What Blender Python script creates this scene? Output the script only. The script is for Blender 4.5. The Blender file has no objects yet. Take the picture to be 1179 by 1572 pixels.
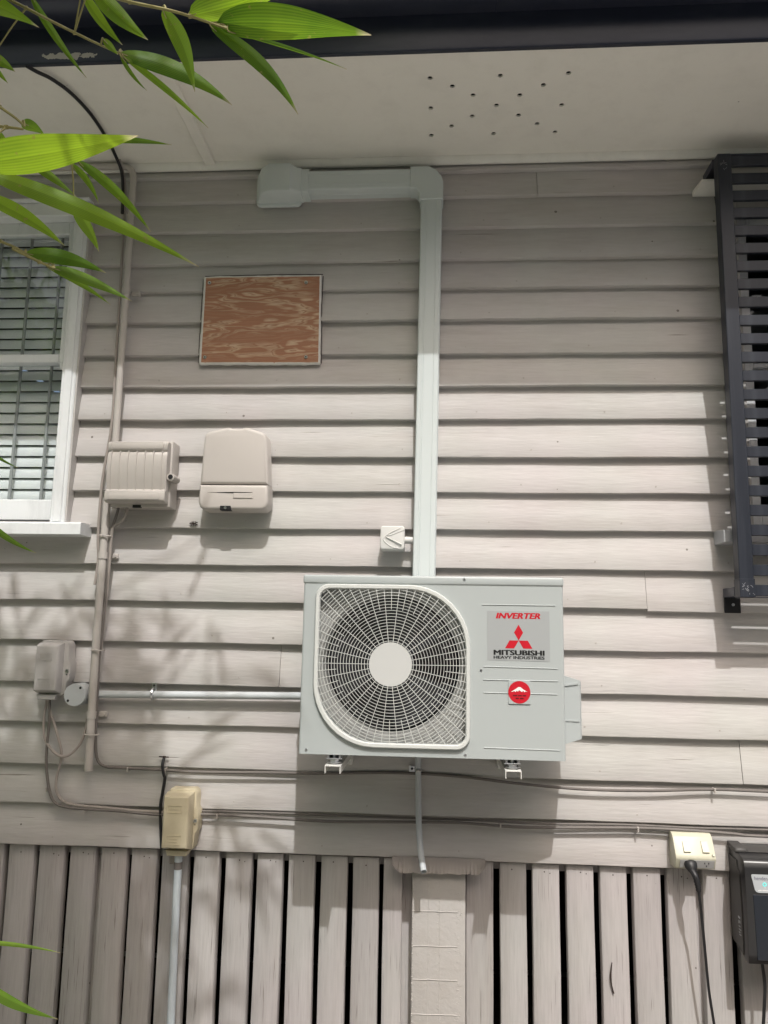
import bpy, bmesh, math, random
from mathutils import Vector, Matrix
random.seed(7)
R = math.radians
scene = bpy.context.scene
COL = scene.collection

# ------------------------------------------------------------------ camera
cam_d = bpy.data.cameras.new('camera')
cam = bpy.data.objects.new('camera', cam_d)
COL.objects.link(cam)
right = Vector((0.9975303, 0.0680855, 0.0172541))
down = Vector((0.0066623, 0.1528249, -0.9882308))
fwd = Vector((-0.0699211, 0.9859051, 0.1519939))
m = Matrix((right, -down, -fwd)).transposed().to_4x4()
m.translation = Vector((0.0, -2.739, 1.55))
cam.matrix_world = m
cam_d.sensor_fit = 'VERTICAL'
cam_d.sensor_height = 24.0
cam_d.lens = 24.0 * 1200.0 / 1572.0
cam_d.clip_start = 0.05
cam_d.clip_end = 500.0
scene.camera = cam

# ------------------------------------------------------------------ sky and sun
TO_SUN = Vector((0.19, -1.0, 1.42)).normalized()
ELEV = math.asin(TO_SUN.z)
world = bpy.data.worlds.new('World')
scene.world = world
world.use_nodes = True
wn = world.node_tree
for n in list(wn.nodes):
    wn.nodes.remove(n)
sky = wn.nodes.new('ShaderNodeTexSky')
sky.sky_type = 'NISHITA'
sky.sun_disc = False
sky.sun_elevation = ELEV
sky.sun_rotation = math.atan2(TO_SUN.x, TO_SUN.y)
sky.air_density = 1.0
sky.dust_density = 8.0
sky.ozone_density = 1.0
bg = wn.nodes.new('ShaderNodeBackground')
bg.inputs['Strength'].default_value = 0.15
wo = wn.nodes.new('ShaderNodeOutputWorld')
wn.links.new(sky.outputs[0], bg.inputs[0])
wn.links.new(bg.outputs[0], wo.inputs[0])
sun_d = bpy.data.lights.new('sun', 'SUN')
sun_d.energy = 2.6
sun_d.angle = R(0.53)
sun_d.color = (1.0, 0.99, 0.97)
sun = bpy.data.objects.new('sun', sun_d)
COL.objects.link(sun)
sun.rotation_euler = (-TO_SUN).to_track_quat('-Z', 'Y').to_euler()

vs = scene.view_settings
vs.view_transform = 'Standard'
vs.look = 'None'
vs.exposure = 0.20
vs.gamma = 1.0
vs.use_curve_mapping = False


# ------------------------------------------------------------------ materials
def mat(name, col, rough=0.55, var=0.08, vscale=6.0, bump=0.0, bscale=60.0, stretch=(1, 1, 1), metal=0.0,
        spec=0.4, dirt=None, dirt_amt=0.0, dirt_scale=3.0, rnd=0.0, crack=None, crack_scale=(1, 1, 1), crack_th=0.62, coat=0.0, gtint=0.0, specks=0.0, speck_scale=14.0):
    """Principled surface: base colour with soft cloudy variation, stretched grain relief, blotchy dirt and per-object tint."""
    mt = bpy.data.materials.new(name)
    mt.use_nodes = True
    nt = mt.node_tree
    N, L = nt.nodes, nt.links
    b = N['Principled BSDF']
    b.inputs['Roughness'].default_value = rough
    b.inputs['Metallic'].default_value = metal
    b.inputs['Specular IOR Level'].default_value = spec
    if coat:
        b.inputs['Coat Weight'].default_value = coat
        b.inputs['Coat Roughness'].default_value = 0.12
    tc = N.new('ShaderNodeTexCoord')
    n1 = N.new('ShaderNodeTexNoise')
    n1.inputs['Scale'].default_value = vscale
    n1.inputs['Detail'].default_value = 5.0
    n1.inputs['Roughness'].default_value = 0.6
    L.new(tc.outputs['Object'], n1.inputs['Vector'])
    mx = N.new('ShaderNodeMix')
    mx.data_type = 'RGBA'
    lo = [max(0, c * (1 - var)) for c in col]
    hi = [min(1, c * (1 + var)) for c in col]
    mx.inputs['A'].default_value = (*lo, 1)
    mx.inputs['B'].default_value = (*hi, 1)
    L.new(n1.outputs['Fac'], mx.inputs['Factor'])
    cur = mx.outputs['Result']
    mp = N.new('ShaderNodeMapping')
    mp.inputs['Scale'].default_value = stretch
    L.new(tc.outputs['Object'], mp.inputs['Vector'])
    grain = N.new('ShaderNodeTexNoise')
    grain.inputs['Scale'].default_value = bscale
    grain.inputs['Detail'].default_value = 4.0
    L.new(mp.outputs['Vector'], grain.inputs['Vector'])
    height = grain.outputs['Fac']
    if dirt:
        n2 = N.new('ShaderNodeTexNoise')
        n2.inputs['Scale'].default_value = dirt_scale
        n2.inputs['Detail'].default_value = 8.0
        n2.inputs['Roughness'].default_value = 0.7
        L.new(mp.outputs['Vector'], n2.inputs['Vector'])
        rp = N.new('ShaderNodeMapRange')
        rp.inputs['From Min'].default_value = 0.48
        rp.inputs['From Max'].default_value = 0.78
        rp.inputs['To Max'].default_value = dirt_amt
        L.new(n2.outputs['Fac'], rp.inputs['Value'])
        m2 = N.new('ShaderNodeMix')
        m2.data_type = 'RGBA'
        m2.inputs['B'].default_value = (*dirt, 1)
        L.new(rp.outputs['Result'], m2.inputs['Factor'])
        L.new(cur, m2.inputs['A'])
        cur = m2.outputs['Result']
    if crack:
        mp3 = N.new('ShaderNodeMapping')
        mp3.inputs['Scale'].default_value = crack_scale
        L.new(tc.outputs['Object'], mp3.inputs['Vector'])
        n3 = N.new('ShaderNodeTexNoise')
        n3.inputs['Scale'].default_value = 1.0
        n3.inputs['Detail'].default_value = 3.0
        L.new(mp3.outputs['Vector'], n3.inputs['Vector'])
        r3 = N.new('ShaderNodeMapRange')
        r3.inputs['From Min'].default_value = crack_th
        r3.inputs['From Max'].default_value = crack_th + 0.04
        L.new(n3.outputs['Fac'], r3.inputs['Value'])
        # break the cracks up along their length
        n4 = N.new('ShaderNodeTexNoise')
        n4.inputs['Scale'].default_value = 7.0
        L.new(tc.outputs['Object'], n4.inputs['Vector'])
        r4 = N.new('ShaderNodeMapRange')
        r4.inputs['From Min'].default_value = 0.45
        r4.inputs['From Max'].default_value = 0.62
        r4.inputs['To Max'].default_value = 0.75
        L.new(n4.outputs['Fac'], r4.inputs['Value'])
        mm = N.new('ShaderNodeMath')
        mm.operation = 'MULTIPLY'
        L.new(r3.outputs['Result'], mm.inputs[0])
        L.new(r4.outputs['Result'], mm.inputs[1])
        m3 = N.new('ShaderNodeMix')
        m3.data_type = 'RGBA'
        m3.inputs['B'].default_value = (*crack, 1)
        L.new(mm.outputs[0], m3.inputs['Factor'])
        L.new(cur, m3.inputs['A'])
        cur = m3.outputs['Result']
        sb = N.new('ShaderNodeMath')
        sb.operation = 'SUBTRACT'
        L.new(height, sb.inputs[0])
        L.new(mm.outputs[0], sb.inputs[1])
        height = sb.outputs[0]
    if gtint:
        g2 = N.new('ShaderNodeMapRange')
        g2.inputs['From Min'].default_value = 0.3
        g2.inputs['From Max'].default_value = 0.7
        g2.inputs['To Min'].default_value = 1 - gtint
        g2.inputs['To Max'].default_value = 1 + gtint
        L.new(grain.outputs['Fac'], g2.inputs['Value'])
        h2 = N.new('ShaderNodeHueSaturation')
        L.new(g2.outputs['Result'], h2.inputs['Value'])
        L.new(cur, h2.inputs['Color'])
        # slow drift between a warmer and a cooler batch of paint
        nw = N.new('ShaderNodeTexNoise')
        nw.inputs['Scale'].default_value = 2.2
        nw.inputs['Detail'].default_value = 3.0
        L.new(tc.outputs['Object'], nw.inputs['Vector'])
        rw = N.new('ShaderNodeMapRange')
        rw.inputs['From Min'].default_value = 0.35
        rw.inputs['From Max'].default_value = 0.65
        L.new(nw.outputs['Fac'], rw.inputs['Value'])
        tw0 = N.new('ShaderNodeMix')
        tw0.data_type = 'RGBA'
        tw0.inputs['A'].default_value = (1.0, 0.965, 0.965, 1)
        tw0.inputs['B'].default_value = (0.98, 1.0, 0.965, 1)
        L.new(rw.outputs['Result'], tw0.inputs['Factor'])
        ml = N.new('ShaderNodeMix')
        ml.data_type = 'RGBA'
        ml.blend_type = 'MULTIPLY'
        ml.inputs['Factor'].default_value = 1.0
        L.new(h2.outputs['Color'], ml.inputs['A'])
        L.new(tw0.outputs['Result'], ml.inputs['B'])
        cur = ml.outputs['Result']
    if specks:
        vo_ = N.new('ShaderNodeTexVoronoi')
        vo_.inputs['Scale'].default_value = speck_scale
        L.new(tc.outputs['Object'], vo_.inputs['Vector'])
        ws = N.new('ShaderNodeSeparateColor')
        L.new(vo_.outputs['Color'], ws.inputs['Color'])
        th = N.new('ShaderNodeMapRange')     # some cells carry a chip, of differing size
        th.inputs['From Min'].default_value = 0.70
        th.inputs['From Max'].default_value = 1.0
        th.inputs['To Min'].default_value = 0.0
        th.inputs['To Max'].default_value = 0.075
        L.new(ws.outputs[0], th.inputs['Value'])
        lt = N.new('ShaderNodeMath')
        lt.operation = 'LESS_THAN'
        L.new(vo_.outputs['Distance'], lt.inputs[0])
        L.new(th.outputs['Result'], lt.inputs[1])
        mf = N.new('ShaderNodeMath')
        mf.operation = 'MULTIPLY'
        mf.inputs[1].default_value = specks
        L.new(lt.outputs[0], mf.inputs[0])
        ms = N.new('ShaderNodeMix')
        ms.data_type = 'RGBA'
        ms.inputs['B'].default_value = (0.10, 0.085, 0.07, 1)
        L.new(mf.outputs[0], ms.inputs['Factor'])
        L.new(cur, ms.inputs['A'])
        cur = ms.outputs['Result']
    if rnd:
        oi = N.new('ShaderNodeObjectInfo')
        mr = N.new('ShaderNodeMapRange')
        mr.inputs['To Min'].default_value = 1 - rnd
        mr.inputs['To Max'].default_value = 1 + rnd
        L.new(oi.outputs['Random'], mr.inputs['Value'])
        hs = N.new('ShaderNodeHueSaturation')
        L.new(mr.outputs['Result'], hs.inputs['Value'])
        L.new(cur, hs.inputs['Color'])
        cur = hs.outputs['Color']
    L.new(cur, b.inputs['Base Color'])
    if bump:
        bp = N.new('ShaderNodeBump')
        bp.inputs['Strength'].default_value = bump
        bp.inputs['Distance'].default_value = 0.002
        L.new(height, bp.inputs['Height'])
        L.new(bp.outputs['Normal'], b.inputs['Normal'])
    return mt


TAUPE = (0.505, 0.490, 0.485)
M = {}
M['board'] = mat('board_paint', TAUPE, 0.58, 0.08, 7, 0.5, 42, (0.35, 1, 3.0), dirt=(0.36, 0.325, 0.295), dirt_amt=0.5,
                 dirt_scale=3.5, rnd=0.05, crack=(0.20, 0.17, 0.15), crack_scale=(3, 30, 150), crack_th=0.69, gtint=0.032, specks=0.8)
M['nailhead'] = mat('painted_nail', (0.40, 0.375, 0.35), 0.5, 0.1, 60)
M['batten'] = mat('batten_paint', (0.43, 0.415, 0.415), 0.62, 0.07, 5, 0.5, 55, (3.0, 1, 0.18), dirt=(0.33, 0.29, 0.26), dirt_amt=0.4,
                  dirt_scale=3, rnd=0.06, crack=(0.15, 0.13, 0.115), crack_scale=(290, 60, 5), crack_th=0.635, gtint=0.06, specks=0.8, speck_scale=18)
M['fitting'] = mat('painted_fitting', (0.47, 0.44, 0.41), 0.5, 0.05, 9, 0.12, 160, dirt=(0.30, 0.265, 0.24), dirt_amt=0.3, dirt_scale=9)
M['gasbox'] = mat('painted_plastic', (0.52, 0.485, 0.455), 0.45, 0.03, 9, 0.05, 200, dirt=(0.34, 0.30, 0.27), dirt_amt=0.18, dirt_scale=9)
M['telecom'] = mat('grey_painted_plastic', (0.46, 0.445, 0.435), 0.5, 0.05, 9, 0.1, 160, dirt=(0.28, 0.25, 0.23), dirt_amt=0.35, dirt_scale=14)
M['soffit'] = mat('soffit_paint', (0.84, 0.82, 0.76), 0.6, 0.03, 4, 0.12, 25, dirt=(0.45, 0.42, 0.37), dirt_amt=0.16, dirt_scale=9, specks=0.6, speck_scale=9)
M['trim'] = mat('soffit_trim_paint', (0.80, 0.79, 0.74), 0.5, 0.05, 8, 0.12, 40, dirt=(0.40, 0.37, 0.33), dirt_amt=0.3, dirt_scale=6)
M['white'] = mat('white_window_paint', (0.74, 0.76, 0.77), 0.5, 0.05, 12, 0.35, 45, (2, 1, 0.4), dirt=(0.42, 0.43, 0.44), dirt_amt=0.45,
                 dirt_scale=9, crack=(0.30, 0.31, 0.33), crack_scale=(90, 60, 8), crack_th=0.70)
M['unit'] = mat('unit_enamel', (0.40, 0.435, 0.435), 0.42, 0.012, 4, 0.02, 260, spec=0.45)
M['grille'] = mat('grille_enamel', (0.58, 0.60, 0.58), 0.42, 0.01, 4, spec=0.4)
M['hub'] = mat('hub_plastic', (0.53, 0.54, 0.53), 0.5, 0.01, 4)
M['inner'] = mat('inner_shroud', (0.34, 0.345, 0.335), 0.5, 0.03, 6)
M['fan'] = mat('fan_plastic', (0.020, 0.022, 0.026), 0.45, 0.1, 9)
M['coil'] = mat('coil_fins', (0.008, 0.009, 0.010), 0.6, 0.2, 40)
M['duct'] = mat('duct_plastic', (0.58, 0.63, 0.63), 0.42, 0.015, 5, 0.02, 120)
M['pvc_white'] = mat('white_plastic', (0.60, 0.60, 0.58), 0.42, 0.02, 6)
M['pvc_grey'] = mat('grey_conduit', (0.50, 0.53, 0.55), 0.6, 0.04, 9, dirt=(0.35, 0.36, 0.36), dirt_amt=0.25, dirt_scale=12)
M['pvc_blue'] = mat('pale_conduit', (0.52, 0.58, 0.62), 0.4, 0.04, 8, dirt=(0.38, 0.40, 0.41), dirt_amt=0.3, dirt_scale=10)
M['beige'] = mat('beige_plastic', (0.56, 0.50, 0.36), 0.42, 0.03, 9, 0.05, 150, dirt=(0.38, 0.33, 0.22), dirt_amt=0.35, dirt_scale=12)
M['gpo'] = mat('yellowed_plastic', (0.54, 0.53, 0.42), 0.38, 0.03, 9, dirt=(0.42, 0.38, 0.27), dirt_amt=0.3, dirt_scale=20)
M['gpo_grey'] = mat('socket_grey', (0.42, 0.42, 0.42), 0.45, 0.03, 9)
M['steel'] = mat('galvanised_steel', (0.62, 0.63, 0.64), 0.3, 0.12, 25, metal=0.9)
M['bracket'] = mat('bracket_coat', (0.66, 0.66, 0.63), 0.4, 0.05, 10)
M['black'] = mat('black_rubber', (0.018, 0.018, 0.02), 0.45, 0.1, 9)
M['dark'] = mat('dark_void', (0.012, 0.011, 0.011), 0.9, 0.2, 3)  # near-black that stands in for the shade of unlit spaces
M['cable'] = mat('painted_cable', (0.33, 0.295, 0.27), 0.5, 0.08, 20)
M['cable_dark'] = mat('dirty_cable', (0.16, 0.145, 0.135), 0.55, 0.1, 15)
M['navy'] = mat('navy_gloss', (0.020, 0.024, 0.042), 0.3, 0.1, 8, 0.1, 40, (0.3, 1, 1), spec=0.5, dirt=(0.10, 0.11, 0.13), dirt_amt=0.25, dirt_scale=7)
M['shutter'] = mat('navy_powder_coat', (0.020, 0.024, 0.034), 0.4, 0.08, 10, 0.25, 60, (3, 1, 0.15), dirt=(0.09, 0.10, 0.12), dirt_amt=0.35, dirt_scale=9)
M['sill_grey'] = mat('weathered_sill', (0.42, 0.43, 0.45), 0.5, 0.15, 18, 0.3, 60)
M['lettering_red'] = mat('red_ink', (0.50, 0.012, 0.025), 0.4, 0.02)
M['lettering_black'] = mat('black_ink', (0.012, 0.012, 0.012), 0.4, 0.02)
M['badge'] = mat('silver_badge', (0.35, 0.37, 0.375), 0.38, 0.02, 6)
M['sticker_white'] = mat('white_ink', (0.80, 0.79, 0.77), 0.45, 0.02)
M['dark_red'] = mat('dark_red_ink', (0.10, 0.008, 0.01), 0.5, 0.02)
M['device'] = mat('black_casing', (0.022, 0.022, 0.023), 0.32, 0.08, 9, 0.05, 200, spec=0.5)
M['device_side'] = mat('charcoal_casing', (0.060, 0.058, 0.056), 0.5, 0.08, 9, 0.1, 200)
M['device_panel'] = mat('gloss_panel', (0.006, 0.010, 0.018), 0.12, 0.05, 9, spec=0.5)
M['device_badge'] = mat('device_badge', (0.42, 0.45, 0.47), 0.35, 0.03, 9)
M['teal'] = mat('teal_glow', (0.10, 0.62, 0.60), 0.4, 0.02)
b_ = M['teal'].node_tree.nodes['Principled BSDF']
b_.inputs['Emission Color'].default_value = (0.15, 0.9, 0.85, 1)
b_.inputs['Emission Strength'].default_value = 0.35  # the icon ring gets a faint glow of its own
M['ink_grey'] = mat('grey_ink', (0.10, 0.09, 0.14), 0.5, 0.02)
M['blind'] = mat('blind_enamel', (0.80, 0.82, 0.83), 0.45, 0.03, 5)
M['rod'] = mat('rod_paint', (0.36, 0.37, 0.375), 0.4, 0.1, 12)
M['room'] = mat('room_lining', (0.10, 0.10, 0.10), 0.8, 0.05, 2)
M['pier'] = mat('pier_paint', (0.45, 0.43, 0.41), 0.65, 0.06, 9, 0.8, 70, dirt=(0.36, 0.32, 0.28), dirt_amt=0.4, dirt_scale=12)
M['antcap'] = mat('painted_sheet_metal', (0.38, 0.345, 0.32), 0.5, 0.06, 12, 0.3, 60)
M['ground'] = mat('concrete_paving', (0.40, 0.39, 0.36), 0.85, 0.15, 1.5, 0.4, 50, dirt=(0.26, 0.25, 0.22), dirt_amt=0.5, dirt_scale=1.2)
M['dark_strip'] = mat('dark_strip_brown', (0.075, 0.06, 0.045), 0.95, 0.3, 8, 1.0, 60)  # for the added strip that keeps bounced light off the lower wall
M['roof'] = mat('roof_sheet', (0.10, 0.105, 0.12), 0.4, 0.1, 3)
M['filler'] = mat('white_filler', (0.70, 0.69, 0.66), 0.6, 0.08, 30, 0.4, 90)
M['culm'] = mat('bamboo_culm', (0.20, 0.23, 0.07), 0.4, 0.2, 6)
M['twig'] = mat('bamboo_twig', (0.30, 0.27, 0.11), 0.5, 0.2, 12)
M['dead'] = mat('dead_wood', (0.035, 0.022, 0.018), 0.8, 0.2, 30)
M['web'] = mat('rust_brown', (0.10, 0.05, 0.025), 0.8, 0.3, 60)


def plywood_material():
    mt = bpy.data.materials.new('plywood_grain')
    mt.use_nodes = True
    N, L = mt.node_tree.nodes, mt.node_tree.links
    b = N['Principled BSDF']
    b.inputs['Roughness'].default_value = 0.6
    tc = N.new('ShaderNodeTexCoord')
    mp = N.new('ShaderNodeMapping')
    mp.inputs['Scale'].default_value = (1.5, 1, 8.5)
    L.new(tc.outputs['Object'], mp.inputs['Vector'])
    n = N.new('ShaderNodeTexNoise')
    n.inputs['Scale'].default_value = 1.5
    n.inputs['Detail'].default_value = 4.0
    n.inputs['Roughness'].default_value = 0.45
    n.inputs['Distortion'].default_value = 0.18
    L.new(mp.outputs['Vector'], n.inputs['Vector'])
    mul = N.new('ShaderNodeMath')
    mul.operation = 'MULTIPLY'
    mul.inputs[1].default_value = 13.0
    L.new(n.outputs['Fac'], mul.inputs[0])
    fr = N.new('ShaderNodeMath')
    fr.operation = 'FRACT'
    L.new(mul.outputs[0], fr.inputs[0])
    cr = N.new('ShaderNodeValToRGB')
    e = cr.color_ramp.elements
    e[0].position, e[0].color = 0.0, (0.38, 0.18, 0.104, 1)
    e[1].position, e[1].color = 1.0, (0.36, 0.168, 0.096, 1)
    for p, c in ((0.30, (0.38, 0.185, 0.108, 1)), (0.42, (0.52, 0.345, 0.225, 1)), (0.60, (0.58, 0.425, 0.295, 1)), (0.70, (0.36, 0.185, 0.105, 1)), (0.78, (0.56, 0.395, 0.265, 1)), (0.88, (0.47, 0.28, 0.17, 1))):
        x = e.new(p)
        x.color = c
    L.new(fr.outputs[0], cr.inputs['Fac'])
    n2 = N.new('ShaderNodeTexNoise')
    n2.inputs['Scale'].default_value = 1.7
    n2.inputs['Detail'].default_value = 5
    L.new(mp.outputs['Vector'], n2.inputs['Vector'])
    rr = N.new('ShaderNodeMapRange')
    rr.inputs['From Min'].default_value = 0.44
    rr.inputs['From Max'].default_value = 0.54
    rr.inputs['To Min'].default_value = 0.14
    rr.inputs['To Max'].default_value = 1.0
    L.new(n2.outputs['Fac'], rr.inputs['Value'])
    mx = N.new('ShaderNodeMix')
    mx.data_type = 'RGBA'
    mx.inputs['A'].default_value = (0.365, 0.172, 0.098, 1)
    L.new(rr.outputs['Result'], mx.inputs['Factor'])
    L.new(cr.outputs['Color'], mx.inputs['B'])
    mp2 = N.new('ShaderNodeMapping')
    mp2.inputs['Scale'].default_value = (8, 1, 240)
    L.new(tc.outputs['Object'], mp2.inputs['Vector'])
    n3 = N.new('ShaderNodeTexNoise')
    n3.inputs['Scale'].default_value = 1.0
    n3.inputs['Detail'].default_value = 3
    L.new(mp2.outputs['Vector'], n3.inputs['Vector'])
    r3 = N.new('ShaderNodeMapRange')
    r3.inputs['To Min'].default_value = 0.72
    r3.inputs['To Max'].default_value = 1.2
    L.new(n3.outputs['Fac'], r3.inputs['Value'])
    hs = N.new('ShaderNodeHueSaturation')
    L.new(r3.outputs['Result'], hs.inputs['Value'])
    L.new(mx.outputs['Result'], hs.inputs['Color'])
    L.new(hs.outputs['Color'], b.inputs['Base Color'])
    bp = N.new('ShaderNodeBump')
    bp.inputs['Strength'].default_value = 0.3
    bp.inputs['Distance'].default_value = 0.002
    L.new(n3.outputs['Fac'], bp.inputs['Height'])
    L.new(bp.outputs['Normal'], b.inputs['Normal'])
    return mt


M['plywood'] = plywood_material()


def glass_material(name, tint=(1, 1, 1), extra=0.0):
    mt = bpy.data.materials.new(name)
    mt.use_nodes = True
    N, L = mt.node_tree.nodes, mt.node_tree.links
    for n in list(N):
        N.remove(n)
    o = N.new('ShaderNodeOutputMaterial')
    tr = N.new('ShaderNodeBsdfTransparent')
    tr.inputs['Color'].default_value = (*tint, 1)
    gl = N.new('ShaderNodeBsdfGlossy')
    gl.inputs['Roughness'].default_value = 0.0
    lw = N.new('ShaderNodeLayerWeight')
    pw = N.new('ShaderNodeMath')
    pw.operation = 'POWER'
    pw.inputs[1].default_value = 5.0
    lw.inputs['Blend'].default_value = 0.5
    L.new(lw.outputs['Facing'], pw.inputs[0])
    ad = N.new('ShaderNodeMath')
    ad.operation = 'MULTIPLY_ADD'
    ad.inputs[1].default_value = 0.94
    ad.inputs[2].default_value = 0.03 + extra
    L.new(pw.outputs[0], ad.inputs[0])
    mx = N.new('ShaderNodeMixShader')
    L.new(ad.outputs[0], mx.inputs[0])
    L.new(tr.outputs[0], mx.inputs[1])
    L.new(gl.outputs[0], mx.inputs[2])
    L.new(mx.outputs[0], o.inputs[0])
    return mt


M['glass'] = glass_material('window_glass', (0.955, 0.97, 0.97))


def leaf_material(name, c1, c2, trans=0.45):
    mt = bpy.data.materials.new(name)
    mt.use_nodes = True
    N, L = mt.node_tree.nodes, mt.node_tree.links
    b = N['Principled BSDF']
    b.inputs['Roughness'].default_value = 0.42
    b.inputs['Specular IOR Level'].default_value = 0.35
    uv = N.new('ShaderNodeUVMap')
    sep = N.new('ShaderNodeSeparateXYZ')
    L.new(uv.outputs['UV'], sep.inputs[0])
    w = N.new('ShaderNodeMath')
    w.operation = 'MULTIPLY'
    w.inputs[1].default_value = 75.0
    L.new(sep.outputs['X'], w.inputs[0])
    s = N.new('ShaderNodeMath')
    s.operation = 'SINE'
    L.new(w.outputs[0], s.inputs[0])
    oi = N.new('ShaderNodeObjectInfo')
    tc = N.new('ShaderNodeTexCoord')
    nz = N.new('ShaderNodeTexNoise')
    nz.inputs['Scale'].default_value = 14
    L.new(tc.outputs['Object'], nz.inputs['Vector'])
    f1 = N.new('ShaderNodeMath')
    f1.operation = 'MULTIPLY_ADD'
    f1.inputs[1].default_value = 0.16
    L.new(s.outputs[0], f1.inputs[0])
    L.new(nz.outputs['Fac'], f1.inputs[2])
    f2 = N.new('ShaderNodeMath')
    f2.operation = 'MULTIPLY_ADD'
    f2.inputs[1].default_value = 0.7
    f2.inputs[2].default_value = -0.33
    L.new(oi.outputs['Random'], f2.inputs[0])
    f3 = N.new('ShaderNodeMath')
    f3.operation = 'ADD'
    f3.use_clamp = True
    L.new(f1.outputs[0], f3.inputs[0])
    L.new(f2.outputs[0], f3.inputs[1])
    mx = N.new('ShaderNodeMix')
    mx.data_type = 'RGBA'
    mx.inputs['A'].default_value = (*c1, 1)
    mx.inputs['B'].default_value = (*c2, 1)
    L.new(f3.outputs[0], mx.inputs['Factor'])
    half = N.new('ShaderNodeMapRange')
    half.inputs['From Min'].default_value = 0.49
    half.inputs['From Max'].default_value = 0.51
    half.inputs['To Min'].default_value = 0.86
    half.inputs['To Max'].default_value = 1.12
    L.new(sep.outputs['X'], half.inputs['Value'])
    hv = N.new('ShaderNodeHueSaturation')
    L.new(half.outputs['Result'], hv.inputs['Value'])
    L.new(mx.outputs['Result'], hv.inputs['Color'])
    # dry tip
    tp = N.new('ShaderNodeMapRange')
    tp.inputs['From Min'].default_value = 0.90
    tp.inputs['From Max'].default_value = 0.985
    L.new(sep.outputs['Y'], tp.inputs['Value'])
    m2 = N.new('ShaderNodeMix')
    m2.data_type = 'RGBA'
    m2.inputs['B'].default_value = (0.36, 0.33, 0.20, 1)
    L.new(tp.outputs['Result'], m2.inputs['Factor'])
    L.new(hv.outputs['Color'], m2.inputs['A'])
    bl = N.new('ShaderNodeTexNoise')
    bl.inputs['Scale'].default_value = 85
    bl.inputs['Detail'].default_value = 4
    L.new(tc.outputs['Object'], bl.inputs['Vector'])
    br_ = N.new('ShaderNodeMapRange')
    br_.inputs['From Min'].default_value = 0.66
    br_.inputs['From Max'].default_value = 0.72
    br_.inputs['To Max'].default_value = 0.7
    L.new(bl.outputs['Fac'], br_.inputs['Value'])
    m3 = N.new('ShaderNodeMix')
    m3.data_type = 'RGBA'
    m3.inputs['B'].default_value = (0.20, 0.19, 0.06, 1)
    L.new(br_.outputs['Result'], m3.inputs['Factor'])
    L.new(m2.outputs['Result'], m3.inputs['A'])
    m2 = m3
    L.new(m2.outputs['Result'], b.inputs['Base Color'])
    t = N.new('ShaderNodeBsdfTranslucent')
    hs = N.new('ShaderNodeHueSaturation')
    hs.inputs['Hue'].default_value = 0.485
    hs.inputs['Saturation'].default_value = 1.1
    hs.inputs['Value'].default_value = 2.2
    L.new(m2.outputs['Result'], hs.inputs['Color'])
    L.new(hs.outputs['Color'], t.inputs['Color'])
    mxs = N.new('ShaderNodeMixShader')
    mxs.inputs[0].default_value = trans
    L.new(b.outputs[0], mxs.inputs[1])
    L.new(t.outputs[0], mxs.inputs[2])
    out = [n for n in N if n.type == 'OUTPUT_MATERIAL'][0]
    L.new(mxs.outputs[0], out.inputs['Surface'])
    bp = N.new('ShaderNodeBump')
    bp.inputs['Strength'].default_value = 0.25
    bp.inputs['Distance'].default_value = 0.001
    L.new(s.outputs[0], bp.inputs['Height'])
    L.new(bp.outputs['Normal'], b.inputs['Normal'])
    return mt


M['tree'] = mat('tree_foliage', (0.045, 0.058, 0.036), 0.6, 0.4, 1.5)
M['leaf'] = leaf_material('bamboo_leaf', (0.060, 0.135, 0.020), (0.190, 0.300, 0.040), 0.55)


def fascia_material():
    mt = mat('fascia_gloss', (0.020, 0.024, 0.042), 0.3, 0.1, 8, 0.12, 40, (0.3, 1, 1), spec=0.5, dirt=(0.10, 0.11, 0.13), dirt_amt=0.25, dirt_scale=7)
    N, L = mt.node_tree.nodes, mt.node_tree.links
    b = N['Principled BSDF']
    src = b.inputs['Base Color'].links[0].from_socket
    tc = N.new('ShaderNodeTexCoord')
    # flaked paint: a patch with a ragged outline of its own
    sub = N.new('ShaderNodeVectorMath')
    sub.operation = 'SUBTRACT'
    sub.inputs[1].default_value = (-1.19, -0.585, 3.338)
    L.new(tc.outputs['Object'], sub.inputs[0])
    sc = N.new('ShaderNodeVectorMath')
    sc.operation = 'MULTIPLY'
    sc.inputs[1].default_value = (9.5, 0.0, 70.0)
    L.new(sub.outputs[0], sc.inputs[0])
    ln = N.new('ShaderNodeVectorMath')
    ln.operation = 'LENGTH'
    L.new(sc.outputs[0], ln.inputs[0])
    nz = N.new('ShaderNodeTexNoise')
    nz.inputs['Scale'].default_value = 55
    nz.inputs['Detail'].default_value = 5
    L.new(tc.outputs['Object'], nz.inputs['Vector'])
    a = N.new('ShaderNodeMath')
    a.operation = 'MULTIPLY_ADD'
    a.inputs[1].default_value = -0.42
    L.new(ln.outputs['Value'], a.inputs[0])
    L.new(nz.outputs['Fac'], a.inputs[2])
    st = N.new('ShaderNodeMath')
    st.operation = 'GREATER_THAN'
    st.inputs[1].default_value = 0.19
    L.new(a.outputs[0], st.inputs[0])
    mx = N.new('ShaderNodeMix')
    mx.data_type = 'RGBA'
    mx.inputs['B'].default_value = (0.42, 0.39, 0.34, 1)
    L.new(st.outputs[0], mx.inputs['Factor'])
    L.new(src, mx.inputs['A'])
    L.new(mx.outputs['Result'], b.inputs['Base Color'])
    return mt


M['fascia'] = fascia_material()


# ------------------------------------------------------------------ mesh helpers
def smooth(me, ang=35):
    me.polygons.foreach_set('use_smooth', [True] * len(me.polygons))
    try:
        me.set_sharp_from_angle(angle=R(ang))
    except Exception:
        pass


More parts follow.
